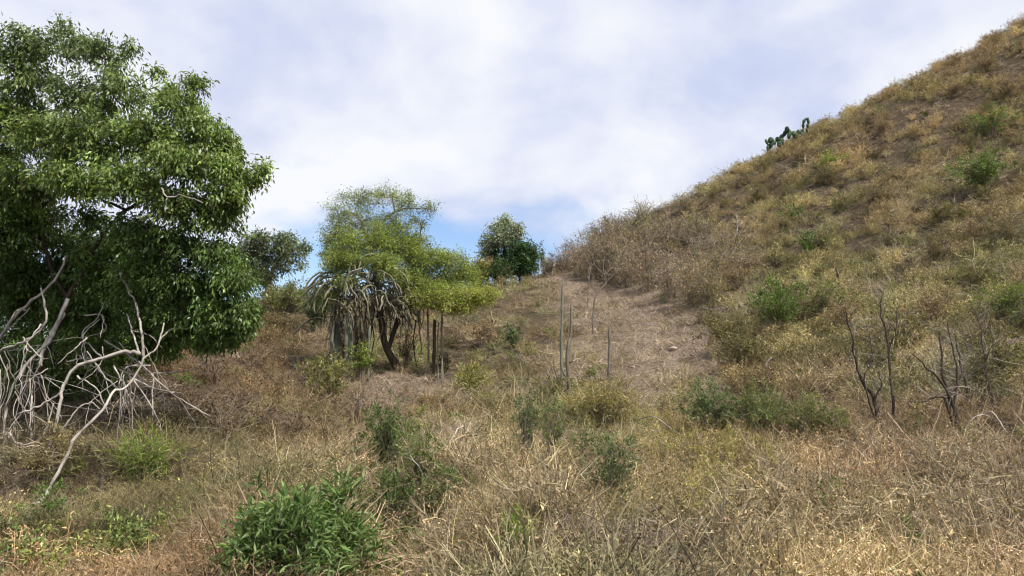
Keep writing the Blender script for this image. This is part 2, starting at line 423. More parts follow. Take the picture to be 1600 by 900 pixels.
_shared = {}
def bush(name, loc, label, cat, key, h, r, rz=None, sx=1., group=None, seed=None, **kw):
    """a shrub thing > stems, foliage; the same key shares its mesh data"""
    if key is None or key not in _shared:
        rng = np.random.default_rng(seed if seed is not None else abs(hash(str(key) + label)) % 2**31 if False else (sum(map(ord, (str(key) + label))) * 7919) % 2**31)
        a = dict(h=h, r=r, nst=40, nlf=1500, L=.05, colors=GREEN, stemcol=TWIGC); a.update(kw)
        st, lf = bush_geo(rng, **a)
        ms = st.build('stems', M_drystem); ml = lf.build('foliage', M_soft) if lf.V else None
        if key is not None: _shared[key] = (ms, ml)
    if key is not None: ms, ml = _shared[key]
    t = thing(name, loc, label, cat, group, rz if rz is not None else R.uniform(0, 6.28)); t.scale = (sx, sx, sx)
    link('stems', ms, t)
    if ml: link('foliage', ml, t)
    return t

def tree(name, base, label, traced, blobs, leafcfg, bark, rng, group=None, twig_r=.006, auto_r=.03, cat='tree', crown_name='crown', twmat=None):
    """traced: list of (part name, points, r0, r1, material); blobs: (centre, radii xyz, twigs, leaves per twig)"""
    base = np.asarray(base, float); root = thing(name, base, label, cat, group)
    skel = []
    for (pn, pts, r0, r1, mt) in traced:
        n = max(6, len(pts)*4); P = smooth_path(pts, n, rng, .006)
        rad = np.linspace(0, 1, n)**.8; rad = r0*(1-rad) + r1*rad
        rad = rad*(1 + rng.normal(size=n)*.05)
        V, Q, T = tube(P - base, rad, 8 if r0 > .03 else 6, 0, .05, rng); mb = MB(); mb.add(V, Q, T)
        link(pn, mb.build(pn, mt or bark, True), root)
        skel += [(p, r) for p, r in zip(P, rad) if r > 0][n//3:]
    tw = MB(); lf = MB()
    order = sorted(range(len(blobs)), key=lambda i: np.linalg.norm(np.asarray(blobs[i][0]) - base))
    for bi in order:
        c, rad, ntw, nl = blobs[bi][:4]; colors = blobs[bi][4] if len(blobs[bi]) > 4 else leafcfg['colors']
        c = np.asarray(c, float); rad = np.asarray(rad, float)*np.ones(3)
        S = np.array([s[0] for s in skel]); d = np.linalg.norm(S - c, axis=1) + np.maximum(S[:, 2] - c[2], 0)*1.2
        j = int(np.argmin(d)); p0 = S[j]; r0 = min(auto_r, skel[j][1]*.8 + .004)
        ln = np.linalg.norm(c - p0)
        if ln > .08:
            mid = (p0 + c)/2 + rng.normal(size=3)*ln*.1 + np.array([0, 0, ln*.08])
            P = smooth_path([p0, mid, c], 8, rng, ln*.012)
            V, Q, T = tube(P - base, np.linspace(r0, r0*.4, 8), 5, 0, .05, rng); lm = MB(); lm.add(V, Q, T); link('limb', lm.build('limb', bark, True), root)
            skel += [(p, r0*.55) for p in P[3:]]
        # twigs from the blob's core to its uneven shell
        dr = unit(rng.normal(size=(ntw, 3))); shell = rng.uniform(.45, 1.0, ntw)**.6*np.where(rng.random(ntw) < leafcfg.get('strays', .12), leafcfg.get('stray_len', 1.22), 1.)
        end = c + dr*rad*shell[:, None]; st0 = c + dr*rad*rng.uniform(.0, .35, ntw)[:, None] + rng.normal(size=(ntw, 3))*rad*.12
        s = np.linspace(0, 1, 4)[None, :, None]
        L0 = np.linalg.norm(end-st0, axis=1)[:, None, None]
        TP = st0[:, None]*(1-s) + end[:, None]*s + np.array([0, 0, 1.])*L0*.22*(s*(1-s)*4)*leafcfg.get('arch', 1) + rng.normal(size=(ntw, 4, 3))*L0*.05*s
        V, F = ribbons(TP - base, np.linspace(1, .3, 4)[None]*twig_r*2*np.ones((ntw, 1)), rng); tw.add(V, F)
        n = ntw*nl; src = np.repeat(np.arange(ntw), nl); f = (1 - rng.random(n)**1.6*.85)*3
        i = np.minimum(f.astype(int), 2); g = (f - i)[:, None]
        L = leafcfg['L']
        p = TP[src, i]*(1-g) + TP[src, i+1]*g + rng.normal(size=(n, 3))*leafcfg.get('spread', .6)*L
        tdir = unit(TP[src, 3] - TP[src, 1])
        ax = tdir*.6 + rng.normal(size=(n, 3))*.55 + np.array([0, 0, -leafcfg.get('droop', .5)])
        V, F = leaves(p - base, ax, rng, L*rng.uniform(.45, 1.45, n), leafcfg.get('wr', .36))
        ctw = (1 + rng.normal(size=ntw)*.26).clip(.45, 1.7)[src][:, None]*(1 + rng.normal()*.10)
        lf.add(V, F, c=np.repeat(pal(rng, n, colors, .16)*ctw, 4, 0))
    cr = link(crown_name, lf.build(crown_name, leafcfg['mat']), root)
    link('twigs', tw.build('twigs', twmat or bark), cr)
    return root
def px(Y): return Y / FPX            # metres per photo pixel at distance Y
# ------------------------------------------------------------------ ground cover (nobody could count it): instanced tufts
def scatter(name, label, protos, P, rot, scl, idx, tint):
    C = bpy.data.collections.new(name + '_tufts')
    for k, me in enumerate(protos):
        C.objects.link(bpy.data.objects.new('%s_tuft_%02d' % (name, k), me))
    me = bpy.data.meshes.new(name); n = len(P)
    me.vertices.add(n); me.vertices.foreach_set('co', np.asarray(P, np.float32).ravel())
    a = me.attributes.new('turn', 'FLOAT_VECTOR', 'POINT'); a.data.foreach_set('vector', np.asarray(rot, np.float32).ravel())
    a = me.attributes.new('size', 'FLOAT', 'POINT'); a.data.foreach_set('value', np.asarray(scl, np.float32))
    a = me.attributes.new('pick', 'INT', 'POINT'); a.data.foreach_set('value', np.asarray(idx, np.int32))
    c = np.ones((n, 4), np.float32); c[:, :3] = tint
    a = me.attributes.new('tint', 'FLOAT_COLOR', 'POINT'); a.data.foreach_set('color', c.ravel())
    g = bpy.data.node_groups.new(name, 'GeometryNodeTree')
    g.interface.new_socket('Geometry', in_out='INPUT', socket_type='NodeSocketGeometry')
    g.interface.new_socket('Geometry', in_out='OUTPUT', socket_type='NodeSocketGeometry')
    gi = g.nodes.new('NodeGroupInput'); go = g.nodes.new('NodeGroupOutput')
    ci = g.nodes.new('GeometryNodeCollectionInfo'); ci.inputs['Collection'].default_value = C
    ci.inputs['Separate Children'].default_value = True; ci.inputs['Reset Children'].default_value = True
    ip = g.nodes.new('GeometryNodeInstanceOnPoints'); ip.inputs['Pick Instance'].default_value = True
    def named(nm, ty):
        q = g.nodes.new('GeometryNodeInputNamedAttribute'); q.data_type = ty; q.inputs['Name'].default_value = nm
        return next(o for o in q.outputs if o.enabled and o.name == 'Attribute')
    e = g.nodes.new('FunctionNodeEulerToRotation')
    g.links.new(named('turn', 'FLOAT_VECTOR'), e.inputs[0]); g.links.new(e.outputs[0], ip.inputs['Rotation'])
    g.links.new(named('size', 'FLOAT'), ip.inputs['Scale']); g.links.new(named('pick', 'INT'), ip.inputs['Instance Index'])
    g.links.new(gi.outputs[0], ip.inputs['Points']); g.links.new(ci.outputs[0], ip.inputs['Instance']); g.links.new(ip.outputs[0], go.inputs[0])
    o = link(name, me); m = o.modifiers.new('tufts', 'NODES'); m.node_group = g
    tag(o, label, name.replace('_', ' ') if False else 'vegetation', kind='stuff')
    return o

def tuft_blades(rng, n, h, rad, w, lean, curl, K=4):
    ph = rng.uniform(0, 2*math.pi, n); b = np.sqrt(rng.random(n))*rad
    foot = np.stack([np.cos(ph)*b, np.sin(ph)*b, np.full(n, -.03)], 1)
    az = ph + rng.normal(size=n)*.7; L = h*rng.uniform(.55, 1.15, n); le = np.abs(rng.normal(size=n))*lean + .08
    s = np.linspace(0, 1, K)[None, :]
    out = np.sin(le)[:, None]*s + curl*rng.uniform(.2, 1.4, (n, 1))*s**2.2
    up = np.cos(le)[:, None]*s - curl*.55*rng.uniform(.1, 1.5, (n, 1))*s**2.6
    P = foot[:, None] + L[:, None, None]*np.stack([np.cos(az)[:, None]*out, np.sin(az)[:, None]*out, up], -1)
    P += rng.normal(size=P.shape)*.02*s[..., None]*h*2
    V, F = ribbons(P, w*np.array([1., .9, .65, .15])[None, :K]*rng.uniform(.6, 1.3, (n, 1)), rng)
    c = np.repeat((1 + rng.normal(size=(n, 1))*.28).clip(.35, 1.7)*np.array([[1, 1, 1.]])*(1 + rng.normal(size=(n, 3))*.05), K*2, 0)
    return V, F, c
def tuft_twigs(rng, n, h, rad, w):
    """tangled dead twigs: bent stems going every way inside a low dome"""
    K = 5
    p0 = np.stack([rng.normal(size=n)*rad*.45, rng.normal(size=n)*rad*.45, rng.uniform(-.02, h*.35, n)], 1)
    d = unit(np.stack([rng.normal(size=n), rng.normal(size=n), np.abs(rng.normal(size=n))*.75], 1))
    s = np.linspace(0, 1, K)[None, :, None]; L = (rng.uniform(.4, 1.2, n)*max(h, rad))[:, None, None]
    bend = rng.normal(size=(n, 1, 3))*np.array([.3, .3, .2])
    P = p0[:, None] + L*(d[:, None]*s + bend*s*s) + rng.normal(size=(n, K, 3))*.018
    V, F = ribbons(P, w*np.linspace(1, .4, K)[None]*rng.uniform(.5, 1.4, (n, 1)), rng)
    c = np.repeat((1 + rng.normal(size=(n, 1))*.3).clip(.35, 1.8)*np.ones((1, 3)), K*2, 0)
    return V, F, c
def proto_grass(rng, *a, **k):
    mb = MB(); V, F, c = tuft_blades(rng, *a, **k); mb.add(V, F, c=c); return mb.build('tuft', M_dry)
def proto_brush(rng, h, r, nst, nlf, L):
    """low scrubby mound: stems and small leaves"""
    st, lf = bush_geo(rng, h, r, nst, nlf, L, [(1, 1, 1), (.8, .8, .8), (1.25, 1.2, 1.1), (.6, .58, .55)], [(.85, .8, .75), (1.2, 1.15, 1.1)], wr=.42, droop=.1, sw=.009, lower=.1, dome=.75, jit=.24, twig=3)
    mb = MB()
    for q in (st, lf):
        mb.add(np.vstack(q.V), np.vstack([a for a in q.Q]), c=np.vstack(q.C))
    return mb.build('mound', M_dry)

ANCH = np.array([  # photo position -> the vegetation's own colour there
 (100,880,.30,.21,.12),(250,830,.27,.185,.10),(330,700,.22,.15,.085),(400,620,.17,.105,.06),(380,560,.25,.17,.10),(470,540,.27,.195,.115),
 (450,470,.20,.19,.08),(450,700,.34,.25,.135),(540,650,.38,.295,.17),(480,760,.36,.27,.155),(200,650,.18,.12,.07),(60,760,.20,.14,.085),
 (720,600,.28,.21,.095),(760,550,.29,.22,.11),(800,480,.34,.255,.15),(820,440,.35,.265,.16),(720,720,.38,.285,.17),
 (850,640,.30,.24,.105),(940,620,.32,.26,.11),(1000,690,.36,.29,.135),(900,820,.31,.23,.135),(1050,830,.34,.26,.15),(1000,870,.25,.19,.125),(760,850,.30,.22,.13),
 (1120,720,.40,.31,.14),(1250,790,.40,.295,.175),(1450,750,.42,.31,.195),(1550,850,.44,.325,.21),(1350,860,.40,.295,.18),
 (1500,620,.29,.225,.14),(1300,590,.26,.195,.11),(1200,570,.26,.20,.11),(1150,500,.22,.18,.085),(1300,450,.235,.20,.09),(1450,420,.26,.21,.115),(1560,400,.23,.20,.095),
 (1400,300,.28,.21,.12),(1550,250,.26,.20,.105),(1550,120,.27,.20,.11),(1350,210,.28,.21,.115),(1200,300,.26,.21,.10),(1150,380,.28,.225,.13),(1050,400,.28,.215,.13)])
def zone_color(u, v):
    out = np.empty((len(u), 3))
    for i in range(0, len(u), 20000):
        s = slice(i, i+20000)
        d2 = (u[s, None]-ANCH[None, :, 0])**2 + (v[s, None]-ANCH[None, :, 1])**2
        w = np.exp(-(d2 - d2.min(1, keepdims=True))/(2*75.**2)); w /= w.sum(1, keepdims=True)
        out[s] = w @ ANCH[:, 2:]
    return out
def samples(n, power, y0, y1, rng):
    """ground points spread through the view and past its edges; density falls with distance"""
    e = 1 - power; q = rng.random(n)
    Y = (y0**e + q*(y1**e - y0**e))**(1/e) if abs(e) > 1e-6 else y0*(y1/y0)**q
    u = rng.uniform(-330, 1930, n); x = (u-800)/FPX*Y*1.02
    z = height(x, Y); u, v = proj(x, Y, z)
    return x, Y, z, u, v
_e = .12
def tilt(x, y, rng, k=.6):
    """lean partly with the slope"""
    gx_ = (height(x+_e, y)-height(x-_e, y))/(2*_e); gy_ = (height(x, y+_e)-height(x, y-_e))/(2*_e)
    return gx_, gy_
def cover(name, label, protos, n, power, y0, y1, dens, scl, tintf, rng, lean=.25):
    x, y, z, u, v = samples(n, power, y0, y1, rng)
    keep = rng.random(n) < dens(x, y, u, v); x, y, z, u, v = (q[keep] for q in (x, y, z, u, v)); m = len(x)
    gx_, gy_ = tilt(x, y, rng)
    rx = np.clip(gy_, -1, 1)*.5 + rng.normal(size=m)*lean; ry = -np.clip(gx_, -1, 1)*.5 + rng.normal(size=m)*lean
    rot = np.stack([rx, ry, rng.uniform(0, 6.283, m)], 1)
    return scatter(name, label, protos, np.stack([x, y, z-.02], 1), rot, scl(x, y, u, v, rng), rng.integers(0, len(protos), m), tintf(x, y, u, v, rng))
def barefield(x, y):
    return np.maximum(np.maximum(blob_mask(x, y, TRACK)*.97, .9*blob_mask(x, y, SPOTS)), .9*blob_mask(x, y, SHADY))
def sm(a, lo, hi): q = np.clip((a-lo)/(hi-lo), 0, 1); return q*q*(3-2*q)
nearright = lambda u, v: sm(v, 600, 700)*sm(u, 900, 1150)
def tint_main(x, y, u, v, rng):
    c = zone_color(u + rng.normal(size=len(u))*25, v + rng.normal(size=len(u))*18)
    n1 = fbm(x, y, .45, 31.); n2 = fbm(x, y, 1.6, 47.)
    c = c*(np.array([[.98, .955, .97]]) + sm(v, 560, 660)[:, None]*np.array([[-.05, -.05, -.08]]))*(1 + .58*sm(u, 1000, 1100)*sm(-v, -640, -560) + .10*sm(v, 600, 700))[:, None]*(np.array([[1., 1., 1.]]) + (sm(u, 1000, 1100)*sm(-v, -640, -560))[:, None]*np.array([[-.02, .01, .05]]))*(1 + (n2-.5)*1.7 + (fbm(x, y, .7, 171., 2)-.5)*.8 + rng.normal(size=len(u))*.26).clip(.25, 2.)[:, None]
    gr = (.04 + sm(n1, .50, .64)*(.50-.12*sm(v, 560, 680)))[:, None]*(1-.6*nearright(u, v))[:, None]*(1-.45*sm(u, 1000, 1100)*sm(-v, -640, -560))[:, None]                # greener patches
    lum = c.mean(1, keepdims=True)
    c = c*(1-gr) + gr*lum*np.array([1.0, 1.12, .45])
    return c
rg = np.random.default_rng(11)
def proto_twigs(rng, *a):
    mb = MB(); V, F, c = tuft_twigs(rng, *a); mb.add(V, F, c=c); return mb.build('twigs', M_dry)
def proto_weed(rng, nst, h, r, nlf, L, sw=.007):
    """dead weed: crooked stems, side twigs and small curled leaves"""
    K = 6; ph = rng.uniform(0, 6.283, nst); b = np.sqrt(rng.random(nst))*r*.5
    s = np.linspace(0, 1, K)[None, :, None]
    foot = np.stack([np.cos(ph)*b, np.sin(ph)*b, np.full(nst, -.03)], 1)
    d = np.stack([np.cos(ph)*rng.uniform(.1, .9, nst), np.sin(ph)*rng.uniform(.1, .9, nst), np.ones(nst)], 1)
    H = (h*rng.uniform(.45, 1.15, nst))[:, None, None]
    P = foot[:, None] + H*(unit(d)[:, None]*s + rng.normal(size=(nst, 1, 3))*.3*s*s*np.array([1, 1, .4])) + np.cumsum(rng.normal(size=(nst, K, 3))*h*.045, 1)*s
    mb = MB(); V, F = ribbons(P, sw*np.linspace(1, .4, K)[None]*rng.uniform(.6, 1.3, (nst, 1)), rng)
    mb.add(V, F, c=np.repeat((1.05+rng.normal(size=(nst, 1))*.25).clip(.4, 1.8)*np.ones((1, 3)), K*2, 0))
    nt_ = nst*3; j = rng.integers(0, nst, nt_); k = rng.integers(1, K, nt_); q = P[j, k]; dd = unit(rng.normal(size=(nt_, 3)) + np.array([0, 0, .35]))
    s3 = np.linspace(0, 1, 3)[None, :, None]; T = q[:, None] + dd[:, None]*s3*(h*rng.uniform(.12, .38, nt_))[:, None, None] + rng.normal(size=(nt_, 3, 3))*.012
    V, F = ribbons(T, sw*.6*np.linspace(1, .4, 3)[None]*np.ones((nt_, 1)), rng)
    mb.add(V, F, c=np.repeat((1+rng.normal(size=(nt_, 1))*.3).clip(.35, 1.8)*np.ones((1, 3)), 6, 0))
    j = rng.integers(0, nt_, nlf); f = rng.random(nlf)[:, None]; p = T[j, 0]*(1-f)+T[j, 2]*f + rng.normal(size=(nlf, 3))*L*.5
    V, F = leaves(p, rng.normal(size=(nlf, 3)) + np.array([0, 0, -.3]), rng, L*rng.uniform(.4, 1.4, nlf), .36, .6)
    mb.add(V, F, c=np.repeat((.95+rng.normal(size=(nlf, 1))*.42).clip(.2, 2.)*(1+rng.normal(size=(nlf, 3))*.06), 4, 0))
    return mb.build('weed', M_dry)
G_grass = [proto_grass(rg, 44, .30, .15, .011, .6, .6) for _ in range(7)]
G_straw = [proto_grass(rg, 16, .60, .16, .007, .5, .45) for _ in range(6)]
G_flat = [proto_grass(rg, 30, .30, .24, .008, 1.3, .25) for _ in range(5)]
G_litter = [proto_twigs(rg, 26, .10, .40, .013) for _ in range(4)]
G_twig = [proto_twigs(rg, 50, .34, .36, .009) for _ in range(6)]
G_mound = [proto_brush(rg, .36, .36, 24, 380, .036) for _ in range(7)]
G_weed = [proto_weed(rg, 22, .42, .26, 330, .026) for _ in range(8)]
lump = lambda x, y: .45 + 1.15*fbm(x, y, .85, 61., 2)**1.3       # hummocks
left_low = lambda u, v: 1 - .45*sm(-u, -420, -250)*sm(v, 700, 760)

cover('dry_grass', 'tufts of dry brown and straw grass covering the slopes', G_grass, 16000, 1.1, 3.2, 58,
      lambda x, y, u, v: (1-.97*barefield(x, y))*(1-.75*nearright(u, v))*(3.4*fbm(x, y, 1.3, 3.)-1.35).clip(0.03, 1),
      lambda x, y, u, v, r: (.58 + .016*y)*lump(x, y)*left_low(u, v)*r.uniform(.7, 1.2, len(x)), tint_main, rg)
cover('dead_weeds', 'dead brown weeds with crooked stems and curled leaves', G_weed, 17000, 1.15, 3.2, 54,
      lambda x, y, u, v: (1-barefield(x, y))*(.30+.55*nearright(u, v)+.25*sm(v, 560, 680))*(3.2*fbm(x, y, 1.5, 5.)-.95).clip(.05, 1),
      lambda x, y, u, v, r: (.72 + .012*y)*lump(x, y)*left_low(u, v)*r.uniform(.6, 1.25, len(x)), tint_main, rg, .3)
cover('straw_stalks', 'tall pale straw stalks of dead grass', G_straw, 4200, 1.3, 4.2, 44,
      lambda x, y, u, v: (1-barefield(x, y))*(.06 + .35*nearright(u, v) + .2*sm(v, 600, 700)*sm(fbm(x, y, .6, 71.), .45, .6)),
      lambda x, y, u, v, r: left_low(u, v)*r.uniform(.5, 1.1, len(x)), lambda x, y, u, v, r: tint_main(x, y, u, v, r)*1.2, rg, .4)
cover('dead_twigs', 'grey brown tangle of dead twigs lying in the grass', G_twig, 12500, 1.15, 3.4, 52,
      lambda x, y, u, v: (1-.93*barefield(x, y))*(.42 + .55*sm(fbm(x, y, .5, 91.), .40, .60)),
      lambda x, y, u, v, r: (.7+.012*y)*lump(x, y)*left_low(u, v)*r.uniform(.6, 1.3, len(x)),
      lambda x, y, u, v, r: tint_main(x, y, u, v, r)*np.array([.92, .95, 1.10])*1.0, rg)
cover('low_scrub', 'low brown and olive scrub matting the hillside', G_mound, 30000, .6, 4, 58,
      lambda x, y, u, v: (1-barefield(x, y))*(.06 + .75*sm(u, 1060, 1160)*sm(-v, -640, -560) + .25*sm(-v, -600, -540)*sm(-u, -560, -460))*(3.4*fbm(x, y, .9, 15.)-1.1).clip(0.05, 1),
      lambda x, y, u, v, r: (.75+.02*y)*r.uniform(.35, 1.0, len(x))**1.0*1.25, tint_main, rg)
cover('plant_litter', 'flattened straw strewn over the bare track', G_flat, 18000, .7, 3.2, 50,
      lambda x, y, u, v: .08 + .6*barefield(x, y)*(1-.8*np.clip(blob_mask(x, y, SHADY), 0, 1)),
      lambda x, y, u, v, r: (.40+.010*y)*r.uniform(.45, 1.1, len(x)),
      lambda x, y, u, v, r: np.array([(.38, .30, .205)])*(1+r.normal(size=(len(x), 1))*.25).clip(.4, 1.7), rg, .1)
cover('twig_litter', 'thin dead sticks scattered flat over bare soil', G_litter, 26000, .5, 3.4, 48,
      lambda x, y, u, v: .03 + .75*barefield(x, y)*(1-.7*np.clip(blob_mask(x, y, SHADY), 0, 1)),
      lambda x, y, u, v, r: (.55+.014*y)*r.uniform(.5, 1.2, len(x)),
      lambda x, y, u, v, r: np.array([(.36, .29, .21)])*(1+r.normal(size=(len(x), 1))*.35).clip(.3, 1.8), rg, .08)

def green_tint(x, y, u, v, r):
    k = r.random(len(x))[:, None]; c = np.array([(.13, .19, .065)])*(1-k) + np.array([(.24, .27, .08)])*k
    return c*(1+r.normal(size=(len(x), 1))*.22).clip(.5, 1.6)
strip = lambda u, v: np.exp(-((u-(625+(v-760)*.1))/85)**2)*sm(v, 660, 710)
cover('green_weeds', 'small leafy green weeds scattered among the dry grass', [proto_brush(rg, .30, .24, 16, 200, .040) for _ in range(6)], 9000, 1.1, 4, 50,
      lambda x, y, u, v: (1-barefield(x, y))*(.03 + .28*sm(fbm(x, y, .55, 131.), .57, .66) + 1.0*strip(u, v) + .22*sm(u, 1060, 1160)*sm(fbm(x, y, .3, 151.), .53, .64)),
      lambda x, y, u, v, r: (.7+.016*y)*r.uniform(.5, 1.25, len(x))*(1+.5*strip(u, v)), green_tint, rg)
# ------------------------------------------------------------------ the big shade tree on the left, with pale bare lower branches
rt = np.random.default_rng(21)
B = on(52, 10.2)
def tr(pn, pts, r0, r1, mt=None): return (pn, [pt(*p) for p in pts], r0, r1, mt)
D = lambda pts, Y0, Y1: [(u, v, Y0 + (Y1-Y0)*i/(len(pts)-1)) for i, (u, v) in enumerate(pts)]
YB = ground(78, 775)[1] - .4
tree_tr = [
 tr('trunk', [(52,690,10.2),(60,605,10.1),(64,572,10.05),(78,533,10.0),(100,489,10.0),(106,465,10.0),(128,425,10.0),(140,401,9.9),(163,364,9.8),(187,336,9.7),(215,317,9.6),(243,306,9.5)], .05, .02, None),
 tr('branch', [(106,465,10),(80,420,10),(61,336,9.7),(79,313,9.6),(98,287,9.6)], .03, .016, None),
 tr('trunk', [(-70,700,10),(-40,600,9.9),(0,528,9.7),(28,489,9.6),(67,456,9.5),(92,428,9.5),(103,400,9.5)], .024, .013, M_pale),
 tr('trunk', [(-60,690,9.9),(-20,565,9.4),(0,550,9.3),(33,536,9.2),(61,517,9.2),(72,492,9.2),(64,450,9.3)], .022, .012, M_pale),
 tr('branch', D([(78,761),(105,711),(119,683),(161,639),(178,611),(200,603),(225,561),(244,544),(252,525),(256,505)], YB, 8.9), .018, .009, M_pale),
 tr('branch', D([(-30,830),(0,814),(61,783),(78,761)], YB-.45, YB), .022, .019, M_pale),
 tr('branch', D([(56,739),(78,694),(94,633),(100,600),(122,572),(156,561),(194,550),(219,553)], 8.5, 8.9), .016, .022, M_pale),
 tr('branch', D([(225,561),(222,528),(214,483),(203,455),(190,430),(200,400)], 8.9, 9.4), .018, .010, M_pale),
 tr('branch', D([(219,553),(208,520),(198,490)], 8.9, 9.2), .014, .007, M_pale),
 tr('branch', D([(106,467),(88,510),(76,535),(50,560),(22,600),(8,650),(4,700)], 9.7, 9.0), .026, .014, M_pale),
 tr('branch', D([(64,572),(68,545),(82,520),(100,489)], 9.3, 9.7), .022, .024, M_pale),
 tr('branch', D([(28,647),(60,636),(83,622),(96,612)], 8.8, 8.75), .014, .012, M_pale),
 tr('branch', D([(14,675),(28,694),(61,689),(72,670),(84,630)], 8.7, 8.7), .014, .008, M_pale),
 tr('branch', D([(92,678),(110,655),(128,633),(145,630),(156,639)], 8.6, 8.7), .011, .007, M_pale),
 tr('branch', D([(244,544),(261,519),(300,511),(333,505)], 8.9, 9.6), .012, .007, M_pale),
 tr('branch', D([(160,560),(140,540),(128,520),(150,500),(165,470)], 9.3, 9.6), .012, .006, M_pale),
 tr('branch', D([(190,610),(160,585),(140,560),(105,565)], 9.4, 9.4), .011, .007, M_pale),
 tr('branch', D([(239,583),(289,580),(322,567)], 9.3, 9.9), .010, .006, M_pale),
 tr('branch', D([(239,583),(238,660),(236,735)], 9.3, 9.2), .008, .009, M_pale),
 tr('branch', D([(205,712),(260,690),(300,684)], 8.9, 9.3), .009, .005, M_pale),
 tr('branch', D([(78,755),(110,742),(135,710),(128,680)], 8.3, 8.6), .012, .006, M_pale),
 tr('branch', D([(252,294),(261,308),(285,306),(317,317)], 8.3, 8.2), .010, .006, M_pale),
 tr('branch', D([(261,308),(258,332)], 8.3, 8.3), .007, .005, M_pale),
]
for k in range(44):          # fine forking dead branches tangled below the crown
    u0, v0 = rt.uniform(-40, 250), rt.uniform(480, 640); Y0 = rt.uniform(8.8, 10.2); a = rt.choice([-1, 1])*rt.uniform(.2, 1.3) + math.pi/2; ln = rt.uniform(45, 120)
    if v0 + abs(math.sin(a))*ln > 740: continue
    p1 = (u0+math.cos(a)*ln*.5+rt.normal()*8, v0+math.sin(a)*ln*.4+rt.normal()*10, Y0-.1); p2 = (u0+math.cos(a)*ln+rt.normal()*14, v0+math.sin(a)*ln*.9, Y0-.2)
    r_ = rt.uniform(.006, .013); tree_tr.append(tr('branch', [(u0, v0, Y0), p1, p2], r_, r_*.4, M_pale))
    tree_tr.append(tr('branch', [p1, ((p1[0]+p2[0])/2+rt.normal()*16, (p1[1]+p2[1])/2+rt.uniform(-5, 22), Y0), (p2[0]+rt.normal()*28, p2[1]+rt.uniform(-20, 30), Y0)], r_*.6, r_*.25, M_pale))
for k in range(15):          # thin stems hanging from the low branches at the frame's edge
    u0 = rt.uniform(-25, 70); v0 = rt.uniform(540, 600); Y0 = rt.uniform(8.6, 9.5); du = rt.normal()*12 - 8
    tree_tr.append(tr('hanging_stem', [(u0, v0, Y0), (u0+du*.6+rt.normal()*5, v0+40, Y0), (u0+du+rt.normal()*7, v0+rt.uniform(70, 95), Y0-.1), (u0+du*1.4+rt.normal()*8, v0+rt.uniform(100, 170), Y0-.1)], .007, .003, M_pale if k % 3 else M_grey))
for k in range(10):
    u0 = rt.uniform(182, 214); v0 = rt.uniform(585, 612); Y0 = 8.75
    tree_tr.append(tr('hanging_stem', [(u0, v0, Y0), (u0-rt.uniform(-3, 8), v0+45, Y0), (u0-rt.uniform(0, 24), v0+rt.uniform(75, 130), Y0+rt.uniform(-.2, .3))], .006, .003, M_pale if k % 2 else M_grey))
def blob(u, v, Y, ru, rv, rd, tw, nl, colors=None):
    k = px(Y); b = [pt(u, v, Y), (ru*k, rd, rv*k), tw, nl]
    return tuple(b + ([colors] if colors else []))
LTOP = [(.145, .195, .06), (.10, .15, .045), (.19, .24, .08)]
LMID = [(.155, .225, .055), (.11, .17, .042), (.20, .27, .068), (.23, .28, .085)]
LLOW = [(.12, .19, .048), (.085, .14, .036), (.165, .24, .062)]
